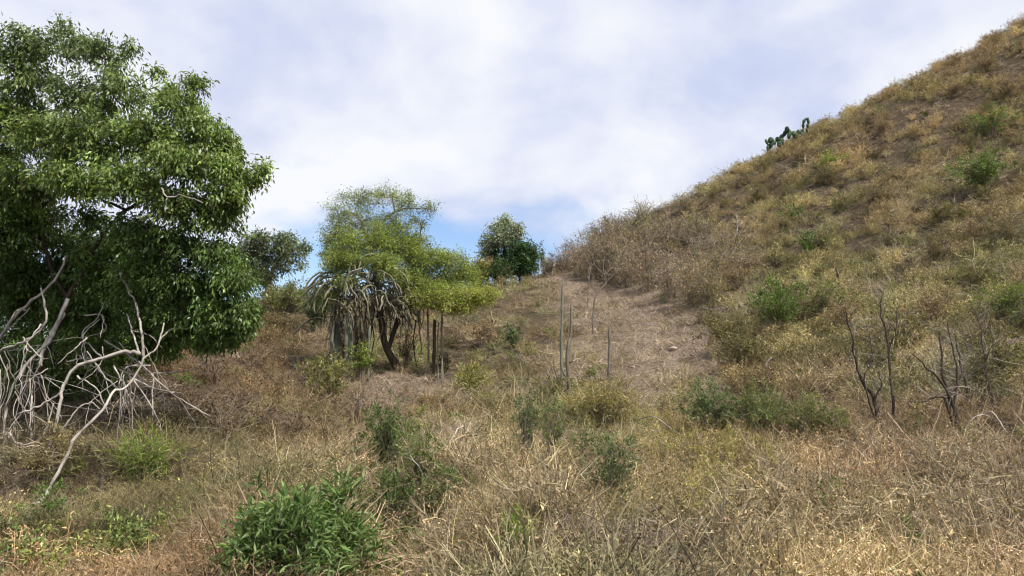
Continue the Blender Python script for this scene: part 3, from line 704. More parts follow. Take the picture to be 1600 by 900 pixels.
TB = [
 (55,62,9.6,46,34,.5,34,26,LTOP),(120,66,9.6,40,36,.5,30,26,LTOP),(165,90,9.5,36,34,.5,24,26,LTOP),(212,72,9.5,18,14,.2,7,24,LTOP),(20,90,9.7,40,40,.5,30,26,LTOP),
 (48,135,9.7,62,48,.7,52,28,LTOP),(128,150,9.5,62,50,.7,60,28,LTOP),(198,150,9.4,48,42,.6,40,26,LTOP),(240,112,9.3,16,10,.2,5,22,LTOP),
 (5,200,9.8,60,60,.8,60,28,LMID),(80,220,9.4,66,52,.8,80,28,LMID),(160,225,9.2,66,52,.8,85,28,LMID),(235,215,9.1,60,48,.7,75,28,LMID),
 (292,175,9.2,46,38,.6,50,28,LMID),(322,138,9.3,18,18,.25,12,26,LMID),(335,205,9.2,42,42,.6,50,28,LMID),(365,228,9.3,26,26,.4,22,26,LMID),
 (300,255,8.9,62,46,.7,80,28,LMID),(372,272,9.1,30,28,.45,34,28,LMID),(412,266,9.2,11,20,.15,9,22,LMID),(398,288,9.2,18,22,.25,14,24,LMID),(352,300,9.0,44,34,.5,44,28,LMID),
 (30,290,9.5,62,46,.7,62,28,LMID),(118,280,9.0,60,36,.6,58,28,LMID),(210,285,8.9,60,38,.6,60,28,LMID),
 (280,325,9.1,56,40,.6,56,28,LMID),(338,345,9.2,34,30,.5,30,26,LMID),(215,360,9.3,52,36,.6,44,26,LLOW),(130,345,9.7,50,30,.6,26,24,LLOW),
 (30,365,9.8,56,44,.7,46,26,LLOW),(-40,300,9.9,60,80,.8,50,26,LMID),(-60,180,9.9,60,80,.8,50,26,LTOP),(-40,420,10,60,60,.8,50,26,LLOW),
 (285,390,9.3,54,36,.6,56,28,LLOW),(345,405,9.3,44,34,.6,50,28,LLOW),(225,420,9.5,56,38,.7,56,28,LLOW),(150,410,10.2,48,36,.7,32,26,LLOW),(60,430,10.4,56,42,.7,44,26,LLOW),
 (300,450,9.4,58,40,.7,70,28,LLOW),(372,450,9.3,40,34,.5,52,28,LLOW),(395,490,9.3,21,34,.4,30,28,LLOW),(355,500,9.4,46,34,.6,62,28,LLOW),(290,500,9.7,50,34,.7,56,28,LLOW),
 (220,480,9.9,56,38,.7,56,28,LLOW),(150,480,10.6,60,44,.7,56,28,LLOW),(40,490,10.9,66,46,.7,56,28,LLOW),(375,528,9.4,26,18,.4,20,26,LLOW),(330,530,9.8,40,18,.5,24,26,LLOW),(140,545,11.2,70,34,.7,44,26,LLOW),(240,535,10.8,50,22,.6,30,26,LLOW),(20,560,11.4,60,40,.7,40,26,LLOW)]
TB += [(u, v, 12.3, 70, 46, .7, 60, 26, LLOW) for u, v in [(-20,430),(60,480),(150,440),(210,500),(100,540),(270,470),(0,540),(180,560),(270,540),(60,590),(140,600),(-40,600),(20,400),(100,480),(150,520),(230,530),(20,480),(310,520),(40,540),(220,450)]]
TB += [(u, v, 9.9, 60, 44, .6, 56, 28, LMID) for u, v in [(-10,240),(10,310),(60,350),(0,380),(40,200)]]
TB += [(u, v, 10.6, 60, 44, .6, 64, 28, LLOW) for u, v in [(120,400),(190,395),(90,440),(180,450),(250,500),(20,450),(320,480),(130,500)]]
tree('shade_tree', B, 'large leafy tree with pale bare lower branches filling the left edge', tree_tr, [blob(b[0]-10*(b[0] > 250)+rt.normal()*5, b[1]+rt.normal()*4, b[2], b[3]*.84, b[4]*.78, b[5], int(b[6]*(1.0 if b[1] < 190 else 1.12)), int(b[7]*1.75), b[8]) for b in TB],
     dict(L=.064, colors=LMID, droop=.65, wr=.34, spread=.75, mat=M_leaf, strays=.2, stray_len=1.45), M_dark, rt, auto_r=.03, twig_r=.0045)

# ------------------------------------------------------------------ the tree on the path, wrapped in drooping cactus
rm = np.random.default_rng(33)
YM = 17.6
MB0 = pt(632, 606, 17.6); MB0[2] = hz(MB0[0], MB0[1]) - .05
mid_tr = [
 ('trunk', [MB0, pt(624,580,17.6), pt(611,558,17.6), pt(600,530,17.6), pt(596,500,17.6), pt(592,460,17.7), pt(585,420,17.8), pt(578,385,17.9)], .125, .04, M_dark),
 ('trunk', [pt(606,548,17.6), pt(618,510,17.7), pt(628,470,17.8), pt(640,430,17.9), pt(650,400,18)], .06, .03, M_dark),
 ('branch', [pt(628,480,17.8), pt(655,478,17.6), pt(685,482,17.5), pt(715,482,17.4), pt(745,478,17.4)], .05, .015, M_dark),
 ('branch', [pt(596,500,17.6), pt(570,470,17.5), pt(545,440,17.5), pt(522,425,17.5)], .06, .025, M_dark),
 ('branch', [pt(578,385,17.9), pt(590,355,18), pt(620,330,18), pt(655,325,18), pt(676,328,18)], .04, .008, M_grey),
 ('branch', [pt(578,385,17.9), pt(565,350,18), pt(555,325,18.1)], .035, .012, M_grey),
 ('branch', [pt(650,400,18), pt(658,360,18.2), pt(662,345,18.2)], .025, .008, M_grey),
]
for (u, v0, v1, r) in [(668,488,590,.03),(679,500,588,.045),(691,486,592,.028),(685,505,588,.018)]:
    f = on(u + rm.uniform(-2, 2), 17.4 + rm.uniform(-.15, .15)); f[2] -= .05
    mid_tr.append(('prop_stem', [f, pt(u+rm.uniform(-2, 2), (v0+v1)/2, f[1]), pt(u, v0, f[1])], r, r*.8, M_dark if r > .03 else M_grey))
MT = [(.25, .295, .105), (.19, .24, .08), (.31, .345, .14)]
MM = [(.255, .305, .075), (.19, .25, .058), (.32, .36, .10)]
ML = [(.33, .36, .085), (.26, .30, .068), (.40, .41, .13)]
mb_ = [(530,335,18,28,22,.5,40,24,MT),(560,312,18.1,34,18,.6,46,24,MT),(605,308,18.1,36,16,.6,44,24,MT),(640,318,18,26,18,.5,34,22,MT),(676,326,18,15,12,.3,14,22,MT),
 (525,365,17.8,26,24,.5,46,24,MT),(568,350,17.9,40,26,.6,70,24,MT),(615,345,18,34,22,.6,40,22,MT),(655,350,18.1,18,20,.4,22,20,MT),
 (545,392,17.5,38,24,.6,80,26,MM),(590,385,17.6,40,26,.6,90,26,MM),(632,395,17.6,34,24,.6,76,26,MM),(660,405,17.6,40,24,.6,90,26,MM),(700,412,17.6,36,24,.6,86,26,MM),(728,425,17.7,20,18,.4,34,24,MM),
 (650,430,17.6,34,22,.6,70,26,MM),(695,440,17.6,36,18,.6,70,26,MM),(740,435,17.8,18,14,.4,22,24,MM),
 (655,462,17.3,30,10,.6,60,24,ML),(695,466,17.2,36,13,.7,90,24,ML),(735,464,17.2,34,13,.7,84,24,ML),(765,458,17.3,16,9,.4,26,22,ML),(715,482,17.1,34,9,.6,50,24,ML),
 (515,395,17.6,18,26,.4,36,22,MM),(690,452,17.4,50,12,.6,70,24,MM),(640,445,17.3,34,16,.5,60,24,MM),(620,370,17.8,36,22,.6,60,24,MM),(590,365,17.7,36,20,.6,60,24,MM),(540,372,17.6,28,20,.5,50,24,MM),(650,380,17.9,26,16,.5,36,24,MM),(745,468,17.3,30,12,.6,50,24,ML),(665,474,17.0,34,9,.5,44,24,ML),(560,412,16.9,36,14,.4,70,22,MM),(530,408,16.8,26,14,.4,40,22,MM),(600,410,16.9,30,14,.4,50,22,MM),(515,460,17.0,16,14,.3,20,20,MM),(540,440,16.7,20,12,.3,22,20,MM),(620,430,16.8,26,14,.4,36,22,MM),(525,418,17.1,22,14,.4,30,22,MM),(600,418,17.2,26,14,.4,40,22,MM)]
tree('spreading_tree', MB0, 'leaning tree with yellow-green feathery crown beside the track, hung with cactus stems', mid_tr, [blob(*b[:6], int(b[6]*(1.5 if b[1] > 375 else 1.1)), int(b[7]*1.5), b[8]) for b in mb_],
     dict(L=.054, colors=MM, droop=.1, wr=.30, strays=.18, stray_len=1.35, spread=1.1, mat=M_soft, arch=.6), M_grey, rm, auto_r=.03, twig_r=.006)

# drooping cactus: every stem its own part
co = thing('climbing_cactus', pt(560, 440, 17.3), 'mass of drooping pale cactus stems hanging over the leaning tree', 'cactus'); c0 = np.array(co.location)
def cactus_stem(parent, pts, r, mat, ribs=.28, n=14, name='stem', sides=10):
    P = smooth_path(pts, n, rm, .004); rad = np.full(n, r)*(1+rm.normal(size=n)*.04); rad[-1] *= .35; rad[-2] *= .8
    V, Q, T = tube(P - np.array(parent.location), rad, sides, ribs, 0, rm); mb = MB(); mb.add(V, Q, T)
    return link(name, mb.build(name, mat, True), parent)
kM = px(17.2)
for k in range(210):
    left = rm.random() < .74
    p = pt(rm.uniform(508, 605) if left else rm.uniform(596, 640), ((446 + rm.normal()*17) if left else 474 + rm.normal()*12), 17.15 + rm.normal()*.3)
    d = unit(np.array([rm.normal() + (p[0]-pt(565, 430, 17.2)[0])*.8, -abs(rm.normal())*.6, rm.uniform(-.3, 1.1)])); st_ = kM*rm.uniform(3., 11.5)*(1. if left else .7); pts = [p]
    for q in range(6):
        p = p + d*st_; pts.append(p); d = unit(d + np.array([rm.normal()*.28, rm.normal()*.12, -rm.uniform(.25, .75)]))
        if p[2] < hz(p[0], p[1]) + .55: break
    if len(pts) < 3: continue
    cactus_stem(co, pts, rm.uniform(.010, .025), M_cactus if k % 5 else M_post, .22, 13, 'stem', 8)
# dead brown stems hanging under the living ones
mbx = MB(); n = 230
u0 = rm.uniform(512, 655, n); v0 = rm.uniform(425, 500, n); Y0 = 17.75 + rm.normal(size=n)*.25
P = np.array([[pt(a, b, c), pt(a+rm.normal()*9, b+22, c), pt(a+rm.normal()*12, b+rm.uniform(25, 85)*rm.uniform(.4, 1), c)] for a, b, c in zip(u0, v0, Y0)]) - c0
V, F = ribbons(P, .035*np.array([[1, .8, .4]])*rm.uniform(.4, 1.2, (n, 1)), rm); mbx.add(V, F, c=np.repeat(pal(rm, n, [(.16, .12, .08), (.10, .075, .05), (.24, .19, .13)], .2), 6, 0))
link('dead_fronds', mbx.build('dead_fronds', M_drystem), co)
for k in range(26):          # long thin dead stems hanging almost to the ground
    u0 = rm.uniform(512, 660); v0 = rm.uniform(455, 500); Y0 = 17.4 + rm.normal()*.3; ln = rm.uniform(40, 85)
    cactus_stem(co, [pt(u0, v0, Y0), pt(u0+rm.normal()*5, v0+ln*.5, Y0), pt(u0+rm.normal()*8, min(v0+ln, 572), Y0)], rm.uniform(.008, .018), M_post if k % 2 else M_dark, .1, 8, 'dead_stem', 6)
for (u, Y, v1, r, lab) in [(541,16.9,490,.062,'thick grey-green cactus column under the drooping stems, leftmost but one'),(549,17.1,497,.05,'grey-green cactus column touching its thicker neighbour under the drooping stems'),
                      (517,17.0,505,.045,'pale cactus column at the left edge below the drooping stems'),(575,16.8,505,.035,'slim pale cactus column left of the leaning trunk'),(527,17.6,500,.09,'broad dark cactus column in shade behind the drooping stems'),
                      (690,16.9,560,.025,'short pale stem in front of the dark prop stems')]:
    f = on(u, Y); f[2] -= .04; t = thing('columnar_cactus', f, lab, 'cactus')
    cactus_stem(t, [f, (f+pt(u+rm.normal()*2, 0, Y)*0+f)/2*1.0 + np.array([0, 0, (pt(u, v1, Y)[2]-f[2])*.5]), pt(u+rm.uniform(-4, 4), v1, Y)], r, M_column, .25)

# ------------------------------------------------------------------ slender cactus posts and a bare sapling on the open slope
def column(u, vb, vt, r, label, lean=0, mat=None, arms=()):
    f = ground(u, vb); f[2] -= .05; Y = f[1]; r *= .8
    t = thing('slender_cactus', f, label, 'cactus')
    top = pt(u+lean, vt, Y); k = (top-f)
    cactus_stem(t, [f, f+k*.35+np.array([rm.normal()*.02, 0, 0]), f+k*.7+np.array([rm.normal()*.025, 0, 0]), top], r, mat or M_column, .25)
    for (fr, du, dv) in arms:
        b = f + k*fr; cactus_stem(t, [b, b+np.array([du*.6, .0, dv*.25]), b+np.array([du, 0, dv])], r*.6, mat or M_column, .2, 8, 'side_stem')
    return t
column(878,602,436,.042,'tallest slender cactus with a green tip, left of the bare track',1)
column(888,622,528,.055,'stout grey cactus stub in front of the tallest slender one',2,M_post,((.6,.12,.25),(.35,-.14,.22)))
column(889,590,474,.04,'grey weathered cactus stem just right of the tallest slender one',3,M_post)
column(868,606,560,.02,'short thin dead stem left of the slender cactus pair',-3,M_post,((.5,-.08,.2),))
column(951,604,509,.042,'lone slender cactus post standing on the bare track',1,M_post)
column(405+395,432,418,.05,'small weathered post on the saddle skyline below the grey tree',0,M_post)
def bare(name, label, base, paths, mat, ntw=60, tl=.5, seed=1, cat='tree', tw_w=.008, twc=TWIGC, group=None, up=.5):
    """leafless plant: traced stems plus fine twigs"""
    rng = np.random.default_rng(seed); b = np.asarray(base, float); t = thing(name, b, label, cat, group)
    ends = []
    for (pts, r0, r1) in paths:
        n = max(7, len(pts)*3); P = smooth_path(pts, n, rng, .008); rad = np.linspace(r0, r1, n)
        V, Q, T = tube(P-b, rad, 6, 0, .08, rng); mb = MB(); mb.add(V, Q, T); link('stem', mb.build('stem', mat, True), t)
        ends.append(P[n//3:])
    E = np.vstack(ends)
    if ntw:
        p0 = E[rng.integers(0, len(E), ntw)]; d = unit(rng.normal(size=(ntw, 3)) + np.array([0, 0, up]))
        s = np.linspace(0, 1, 5)[None, :, None]; L = (tl*rng.uniform(.35, 1.1, ntw))[:, None, None]
        P = p0[:, None] + L*(d[:, None]*s + rng.normal(size=(ntw, 1, 3))*.35*s*s) + rng.normal(size=(ntw, 5, 3))*.03*L*s
        j = rng.integers(0, ntw, ntw*2); f = rng.integers(1, 4, ntw*2); q0 = P[j, f]
        d2 = unit(d[j] + rng.normal(size=(ntw*2, 3))*.8); Q2 = q0[:, None] + (L[j]*.45)*d2[:, None]*s
        mb = MB()
        for X, w in ((P, tw_w), (Q2, tw_w*.6)):
            V, F = ribbons(X-b, w*np.linspace(1, .35, 5)[None]*np.ones((len(X), 1)), rng); mb.add(V, F, c=np.repeat(pal(rng, len(X), twc, .2), 10, 0))
        link('twigs', mb.build('twigs', M_drystem), t)
    return t
g = ground(927, 522); Y = g[1]
bare('bare_sapling', 'pale leafless sapling with a kinked trunk on the bare track', g,
     [([g-[0,0,.05], pt(926,493,Y), pt(933,458,Y), pt(947,442,Y), pt(944,427,Y), pt(942,405,Y)], .034, .012), ([pt(947,442,Y), pt(964,424,Y), pt(972,412,Y)], .016, .007), ([pt(944,430,Y), pt(930,415,Y), pt(926,402,Y)], .018, .008), ([pt(933,458,Y), pt(921,440,Y), pt(922,415,Y)], .016, .008)], M_grey, 30, .7, 5, tw_w=.011)
g = ground(918, 482); Y = g[1]
bare('dead_sapling', 'thin straight dead sapling behind the kinked pale one', g, [([g-[0,0,.05], pt(919,450,Y), pt(922,416,Y)], .03, .015)], M_post, 14, .6, 6, tw_w=.014)

# dead shrubs on the right
def dead(label, base_uv, stems, seed, ntw=60, tl=.45, mat=None):
    g = ground(*base_uv); Y = g[1]
    return bare('dead_shrub', label, g, [([g-[0,0,.05]] + [pt(u, v, Y+dy*j/len(p)) for j, (u, v) in enumerate(p)], r0, r1) for (p, r0, r1, dy) in stems], mat or M_dark, ntw, tl, seed, 'dead shrub', .007, [(.25, .21, .18), (.15, .12, .10), (.33, .29, .25)])
dead('dead shrub with a crooked dark stem bending left, below the right slope', (1375,668), [([(1372,645),(1366,622),(1350,600),(1339,572),(1330,522),(1320,480)],.035,.008,.2),([(1366,622),(1378,600),(1372,580)],.02,.006,-.1),([(1350,600),(1362,560),(1358,520)],.014,.005,.1)], 51)
dead('tall thin dead stem beside the crooked dark shrub', (1397,668), [([(1396,630),(1394,611),(1389,561),(1383,511),(1375,489),(1380,455)],.024,.008,.1),([(1389,561),(1398,520),(1402,480)],.012,.005,0)], 52, 45)
dead('dead many-stemmed shrub with black knotted trunk, largest on the right', (1494,682), [([(1494,644),(1483,622),(1476,590),(1472,561),(1467,517)],.035,.009,.2),([(1494,644),(1469,594),(1450,575),(1428,555)],.022,.006,-.2),([(1490,635),(1497,590),(1490,550),(1480,500)],.02,.006,.1),([(1478,625),(1461,622),(1440,628)],.022,.008,-.1),([(1483,622),(1500,600),(1505,570)],.015,.006,.3)], 53, 110, .55)
dead('dark curved dead stem just right of the many-stemmed shrub', (1516,640), [([(1514,622),(1505,583),(1497,550),(1492,515)],.026,.007,.1)], 54, 35)
dead('slender dead stem nearest the right edge of the slope', (1552,650), [([(1550,630),(1542,578),(1533,522),(1526,490)],.02,.006,.1),([(1540,570),(1555,530)],.01,.004,0)], 55, 40)
dead('small forked dead stem high on the right slope', (1312,445), [([(1309,430),(1305,418)],.05,.02,0),([(1309,432),(1316,420)],.03,.01,0)], 56, 14, .4)
dead('short broken dark stump below the right slope', (1196,622), [([(1196,612),(1197,603)],.045,.035,0)], 57, 0)
dead('dark broken stump under the pale branches on the left', (152,782), [([(158,760),(167,739)],.04,.03,.1)], 58, 0)
dead('grey leafless twig fan on the hill above the thicket', (1150,372), [([(1152,355),(1150,335)],.04,.015,0),([(1150,360),(1160,342)],.03,.012,0)], 59, 60, .9, M_pale)
# ------------------------------------------------------------------ trees and bushes on the skyline
rk = np.random.default_rng(44)
def small_tree(name, label, u, Y, stems, blobs, colors, L, mat, bark, rng, nl=22, group=None, droop=.3, wr=.4):
    b = on(u, Y); b[2] -= .05
    trc = [('trunk', [b] + [pt(a, c, Y) for a, c in p], r0, r1, bark) for (p, r0, r1) in stems]
    return tree(name, b, label, trc, [blob(uu, vv, Y+dy, ru, rv, rd, tw, nl, colors if cc is None else cc) for (uu, vv, dy, ru, rv, rd, tw, cc) in blobs], dict(L=L, colors=colors, droop=droop, wr=wr, spread=.8, mat=mat), bark, rng, group, .008, .05)
GREYG = [(.12, .155, .075), (.09, .12, .06), (.165, .20, .105), (.20, .225, .125)]
PALEG = [(.34, .37, .27), (.22, .26, .16), (.46, .48, .38), (.15, .19, .10)]
DARKG = [(.05, .10, .03), (.04, .08, .022), (.075, .135, .04)]
small_tree('distant_tree', 'grey-green round tree beyond the left skyline', 415, 36, [([(418,440),(412,410),(405,390)],.16,.06),([(425,430),(440,400),(452,390)],.09,.04)],
   [(385,395,0,24,24,1.,60,None),(410,378,0,24,16,1.,56,None),(405,410,0,28,22,1.,70,None),(390,430,0,28,18,1.,56,None),(418,436,0,22,14,.8,36,None),(445,375,0,18,14,.8,34,None),(455,396,0,20,16,.8,40,None),(440,415,0,18,14,.8,28,None),(474,388,.3,12,10,.5,16,None),(470,412,.2,10,8,.5,8,None),(430,392,0,16,14,.6,24,None)], GREYG, .15, M_leaf, M_grey, rk, 24)
small_tree('ridge_tree', 'pale grey-green tree with silvery leaves on the saddle skyline', 788, 37, [([(790,410),(788,385),(790,360)],.10,.04),([(786,418),(775,395),(768,385)],.06,.02)],
   [(790,346,-.5,14,12,.6,30,PALEG),(778,360,-.6,20,14,.7,50,PALEG),(803,362,-.6,18,14,.7,44,PALEG),(766,380,-.6,20,14,.7,50,PALEG),(785,374,-.9,20,14,.5,50,PALEG),(758,396,-.4,12,10,.5,20,PALEG),(788,382,0,18,16,.7,40,PALEG),(808,372,0,12,12,.5,18,PALEG),(775,400,0,20,14,.7,44,DARKG),(800,402,-.3,20,14,.7,44,DARKG),(786,416,-.2,22,10,.6,34,DARKG),(775,420,-.3,20,12,.7,40,DARKG),(800,424,-.4,24,10,.7,44,DARKG)], PALEG, .12, M_soft, M_grey, rk, 26)
small_tree('ridge_shrub', 'dense dark green bush right of the silvery tree on the saddle', 812, 36, [([(812,415),(813,395)],.06,.03)],
   [(808,392,0,20,16,.7,64,None),(826,392,.1,15,14,.6,44,None),(814,408,0,22,15,.7,62,None),(832,402,.1,11,10,.5,22,None),(806,424,0,20,9,.5,34,None),(824,418,0,16,10,.5,34,None)], DARKG, .12, M_leaf, M_dark, rk, 26)
def sb(label, u, v, wpx, hpx, colors=GREEN, dens=1., L=None, key=None, name='shrub', Y=None, group=None, nst=None, **kw):
    """a shrub whose foot stands at pixel (u, v), about wpx wide and hpx tall there"""
    g = ground(u, v) if Y is None else on(u, Y); k = px(g[1]); h, r = hpx*k + .2*float(np.clip((15-g[1])/6, 0, 1)), wpx*k*.54
    n = int(np.clip(wpx*hpx*.55*dens, 150, 6000)); l = L or float(np.clip(4.6*k, .032, .14))
    return bush(name, g, label, 'shrub', key, h, r, colors=colors, nlf=n, L=l, nst=nst or int(np.clip(n/30, 16, 90)), sw=max(.006, .9*k), group=group, **kw)
sb('low dark green shrub at the foot of the silvery ridge tree', 782, 432, 62, 40, DARKG, 1.3)
sb('low dark green shrub at the foot of the dense ridge bush', 818, 432, 60, 42, DARKG, 1.3)
sb('olive bush at the left end of the saddle behind the silvery tree', 742, 428, 44, 38, OLIVE, 1.2)
sb('yellow-green bush right of the leaning tree on the skyline', 748, 440, 56, 44, YELL, 1.0)
sb('brown dry bush left of the silvery ridge tree', 760, 425, 40, 46, BROWN, .8)
sb('tiny green bush on the skyline above the track', 850, 418, 26, 40, BLUEGREEN, .6)
sb('light green rounded bush on the left skyline beside the distant tree', 452, 492, 84, 48, [(.19, .22, .075), (.15, .18, .06), (.24, .25, .10)], 1.0)
sb('pale green bush at the foot of the distant tree', 424, 488, 50, 36, OLIVE, 1.)
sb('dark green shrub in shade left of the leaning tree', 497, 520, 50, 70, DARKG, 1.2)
sb('yellow-leaved shrub below the drooping cactus', 512, 640, 90, 80, [(.28, .26, .085), (.21, .22, .07), (.36, .32, .13), (.17, .19, .06)], .55, wr=.5)
sb('yellow-green leafy shrub left of the leaning trunk', 565, 598, 40, 62, LIME, .6, wr=.5)
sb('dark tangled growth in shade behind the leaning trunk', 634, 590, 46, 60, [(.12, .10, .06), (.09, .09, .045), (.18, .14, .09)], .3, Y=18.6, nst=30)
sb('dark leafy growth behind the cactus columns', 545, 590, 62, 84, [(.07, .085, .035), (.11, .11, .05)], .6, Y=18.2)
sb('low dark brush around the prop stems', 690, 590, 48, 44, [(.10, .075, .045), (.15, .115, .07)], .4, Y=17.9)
sb('small dark green shrub on the slope right of the leaning tree', 800, 545, 34, 36, BLUEGREEN, 1.)
sb('brown drooping dead clump between the tree and the small dark shrub', 752, 545, 64, 62, BROWN, .3, droop=.4)
sb('grey leafless bush at the foot of the yellow-leaved shrub', 560, 672, 74, 66, BROWN, .15, nst=80)
# thicket of dry bushes along the right side of the track
th = 'dry bushes of the thicket beside the track'
TH = [(858,432,44,42,0),(882,428,56,62,0),(905,432,60,70,1),(930,436,64,84,0),(955,440,70,98,2),(985,446,76,106,1),(1015,455,84,104,0),(1048,470,96,98,3),(1085,474,90,92,1),(1110,478,70,80,2),
      (905,408,60,60,1),(940,400,70,62,2),(975,396,80,66,0),(1010,390,84,66,4),(1050,385,84,62,1),(1085,378,80,54,4),(1110,400,90,66,3),(1140,400,80,60,2),(965,366,60,46,2),(1130,440,90,62,2),(1160,430,80,50,0),(930,385,50,50,0),(1005,345,60,36,4),(1070,330,60,36,4),(950,352,34,40,2)]
for i, (u, v, w, h, kd) in enumerate(TH):
    h *= .70 if i in (0, 1, 2, 10, 21, 18, 24) else .84; cols = [[(.33, .25, .165), (.25, .185, .12), (.42, .33, .23)], [(.36, .28, .18), (.28, .21, .13), (.44, .35, .24)], [(.26, .22, .11), (.21, .18, .085), (.33, .27, .15)], TWIGC, YELL][kd]
    o_ = 'first second third fourth fifth sixth seventh eighth ninth tenth eleventh twelfth thirteenth fourteenth fifteenth'.split()
    lab = ['dry brown thicket bush in the front row along the track, %s from the saddle' % o_[i] if i < 10 else 'dry brown bush in the back of the thicket up the slope, %s from the saddle' % o_[i-10]]
    l = {3: 'grey twiggy bush at the front of the thicket, its bare twigs showing pale' if i == 7 else 'grey twiggy bush on the slope behind the thicket front', 4: ['yellow-green bush in the upper thicket close to its middle', 'yellow-flushed bush on the slope just above the thicket', 'yellow-green bush on the hill skyline left of the cactus row', 'yellow bush on the skyline right of the yellow-green one'][[13, 15, 22, 23].index(i) if i in (13, 15, 22, 23) else 0]}.get(kd, lab[0])
    sb(l, u, v, w, h, cols, .25 if kd == 3 else .5, L=3.2*px(34), footr=.35, dome=.97, twig=13, wild=1.7, tlen=1.15, group=th if kd not in (3, 4) else None, name='thicket_bush', nst=42, lower=.02, seed=300+i)
# green shrubs over the right-hand slope
sb('bright green bush with dark base on the lower right slope', 1216, 522, 92, 76, FRESH, 1.2)
sb('olive green bush left of the bright green one on the slope', 1140, 552, 100, 56, OLIVE, 1.)
sb('olive spreading shrub below the bright green bush', 1160, 580, 110, 58, OLIVE, .9)
sb('pale olive shrub right of the bright green bush', 1290, 500, 90, 56, [(.17, .19, .065), (.22, .22, .09)], .9)
sb('light green shrub on the slope at the right edge', 1572, 520, 110, 72, [(.16, .20, .06), (.20, .22, .08)], .9)
sb('vivid green shrub on the upper slope near the right edge', 1538, 298, 96, 60, FRESH, 1.)
sb('green shrub highest on the slope near the right edge', 1552, 212, 90, 40, [(.15, .20, .06), (.19, .22, .08)], .9)
sb('small green shrub high on the middle of the slope', 1300, 270, 44, 32, LIME, .8)
sb('green shrub on mid slope above the bright green bush', 1262, 395, 50, 30, GREEN, .8)
sb('green tuft of shrub on mid slope right of the thicket', 1240, 350, 46, 26, GREEN, .7)
sb('grey-green shrub at the foot of the right slope, leftmost of three', 1115, 684, 116, 62, BLUEGREEN, 1.2)
sb('grey-green shrub at the foot of the right slope, middle of three', 1188, 688, 136, 62, [(.15, .185, .07), (.20, .225, .09)], 1.2)
sb('grey-green shrub at the foot of the right slope, rightmost of three', 1268, 692, 110, 52, [(.16, .19, .065), (.22, .22, .09)], 1.)
gh = 'dry shrubs over the right-hand hillside'
rh = np.random.default_rng(77); spots = []
while len(spots) < 34:
    u = rh.uniform(1130, 1640); v = rh.uniform(60, 640); sky_v = np.interp(u, [1100, 1260, 1430, 1600], [295, 208, 122, 30])
    if v < sky_v + 14 or v > 620 or any(math.hypot(u-a, v-b) < 42 for a, b, _ in spots): continue
    band = 0 if v < sky_v + 110 else (1 if v < 430 else 2); spots.append((u, v, band))
bands = ['close under the hill skyline', 'on the middle of the right hillside', 'low on the right hillside']; cnt = [0, 0, 0]
o_ = 'first second third fourth fifth sixth seventh eighth ninth tenth eleventh twelfth thirteenth fourteenth fifteenth sixteenth seventeenth eighteenth nineteenth twentieth'.split()
for i, (u, v, band) in enumerate(sorted(spots)):
    g = ground(u, v); kd = i % 6; s = rh.uniform(.7, 1.3)
    cols = [OLIVE, BROWN, OLIVE, [(.20, .18, .07), (.16, .155, .06)], BROWN, [(.24, .19, .105), (.19, .145, .085)]][kd]
    bush('hillside_shrub', g, '%s dry shrub %s, %s from the left there' % (['olive', 'brown', 'olive', 'greenish', 'brown', 'tan'][kd], bands[band], o_[cnt[band]]), 'shrub', 'hill%d' % kd, .75, .62, None, s, gh, 900+kd, nst=60, nlf=2200, L=.055, colors=cols, lower=.1, sw=.012)
    cnt[band] += 1
# brown bushes on the left slope and grass tumps by the track
gl = 'dry brown shrubs on the left slope'
for i, (u, v) in enumerate([(292,668),(330,600),(345,690),(372,640),(398,585),(415,672),(440,625),(462,690),(475,600)]):
    g = ground(u, v); kd = i % 3
    bush('slope_shrub', g, 'dark brown dry shrub right of the shade tree, %s from the left' % o_[i], 'shrub', 'left%d' % kd, .5, .5, None, rh.uniform(.7, 1.2), gl, 950+kd, nst=70, nlf=700, L=.045, colors=[(.15, .09, .05), (.20, .13, .075), (.11, .07, .04)], lower=.1, sw=.008)
sb('straw-green clump at the foot of the lone cactus post', 948, 664, 124, 58, [(.40, .32, .16), (.31, .26, .11), (.25, .23, .085)], .7, nst=90, wr=.16, L=.10)
sb('olive clump at the foot of the slender cactus pair', 860, 628, 80, 36, OLIVE, .8)
sb('golden grassy shrub between the tree and the slender cactus pair', 735, 612, 90, 34, YELL, .5, wr=.2, L=.12)

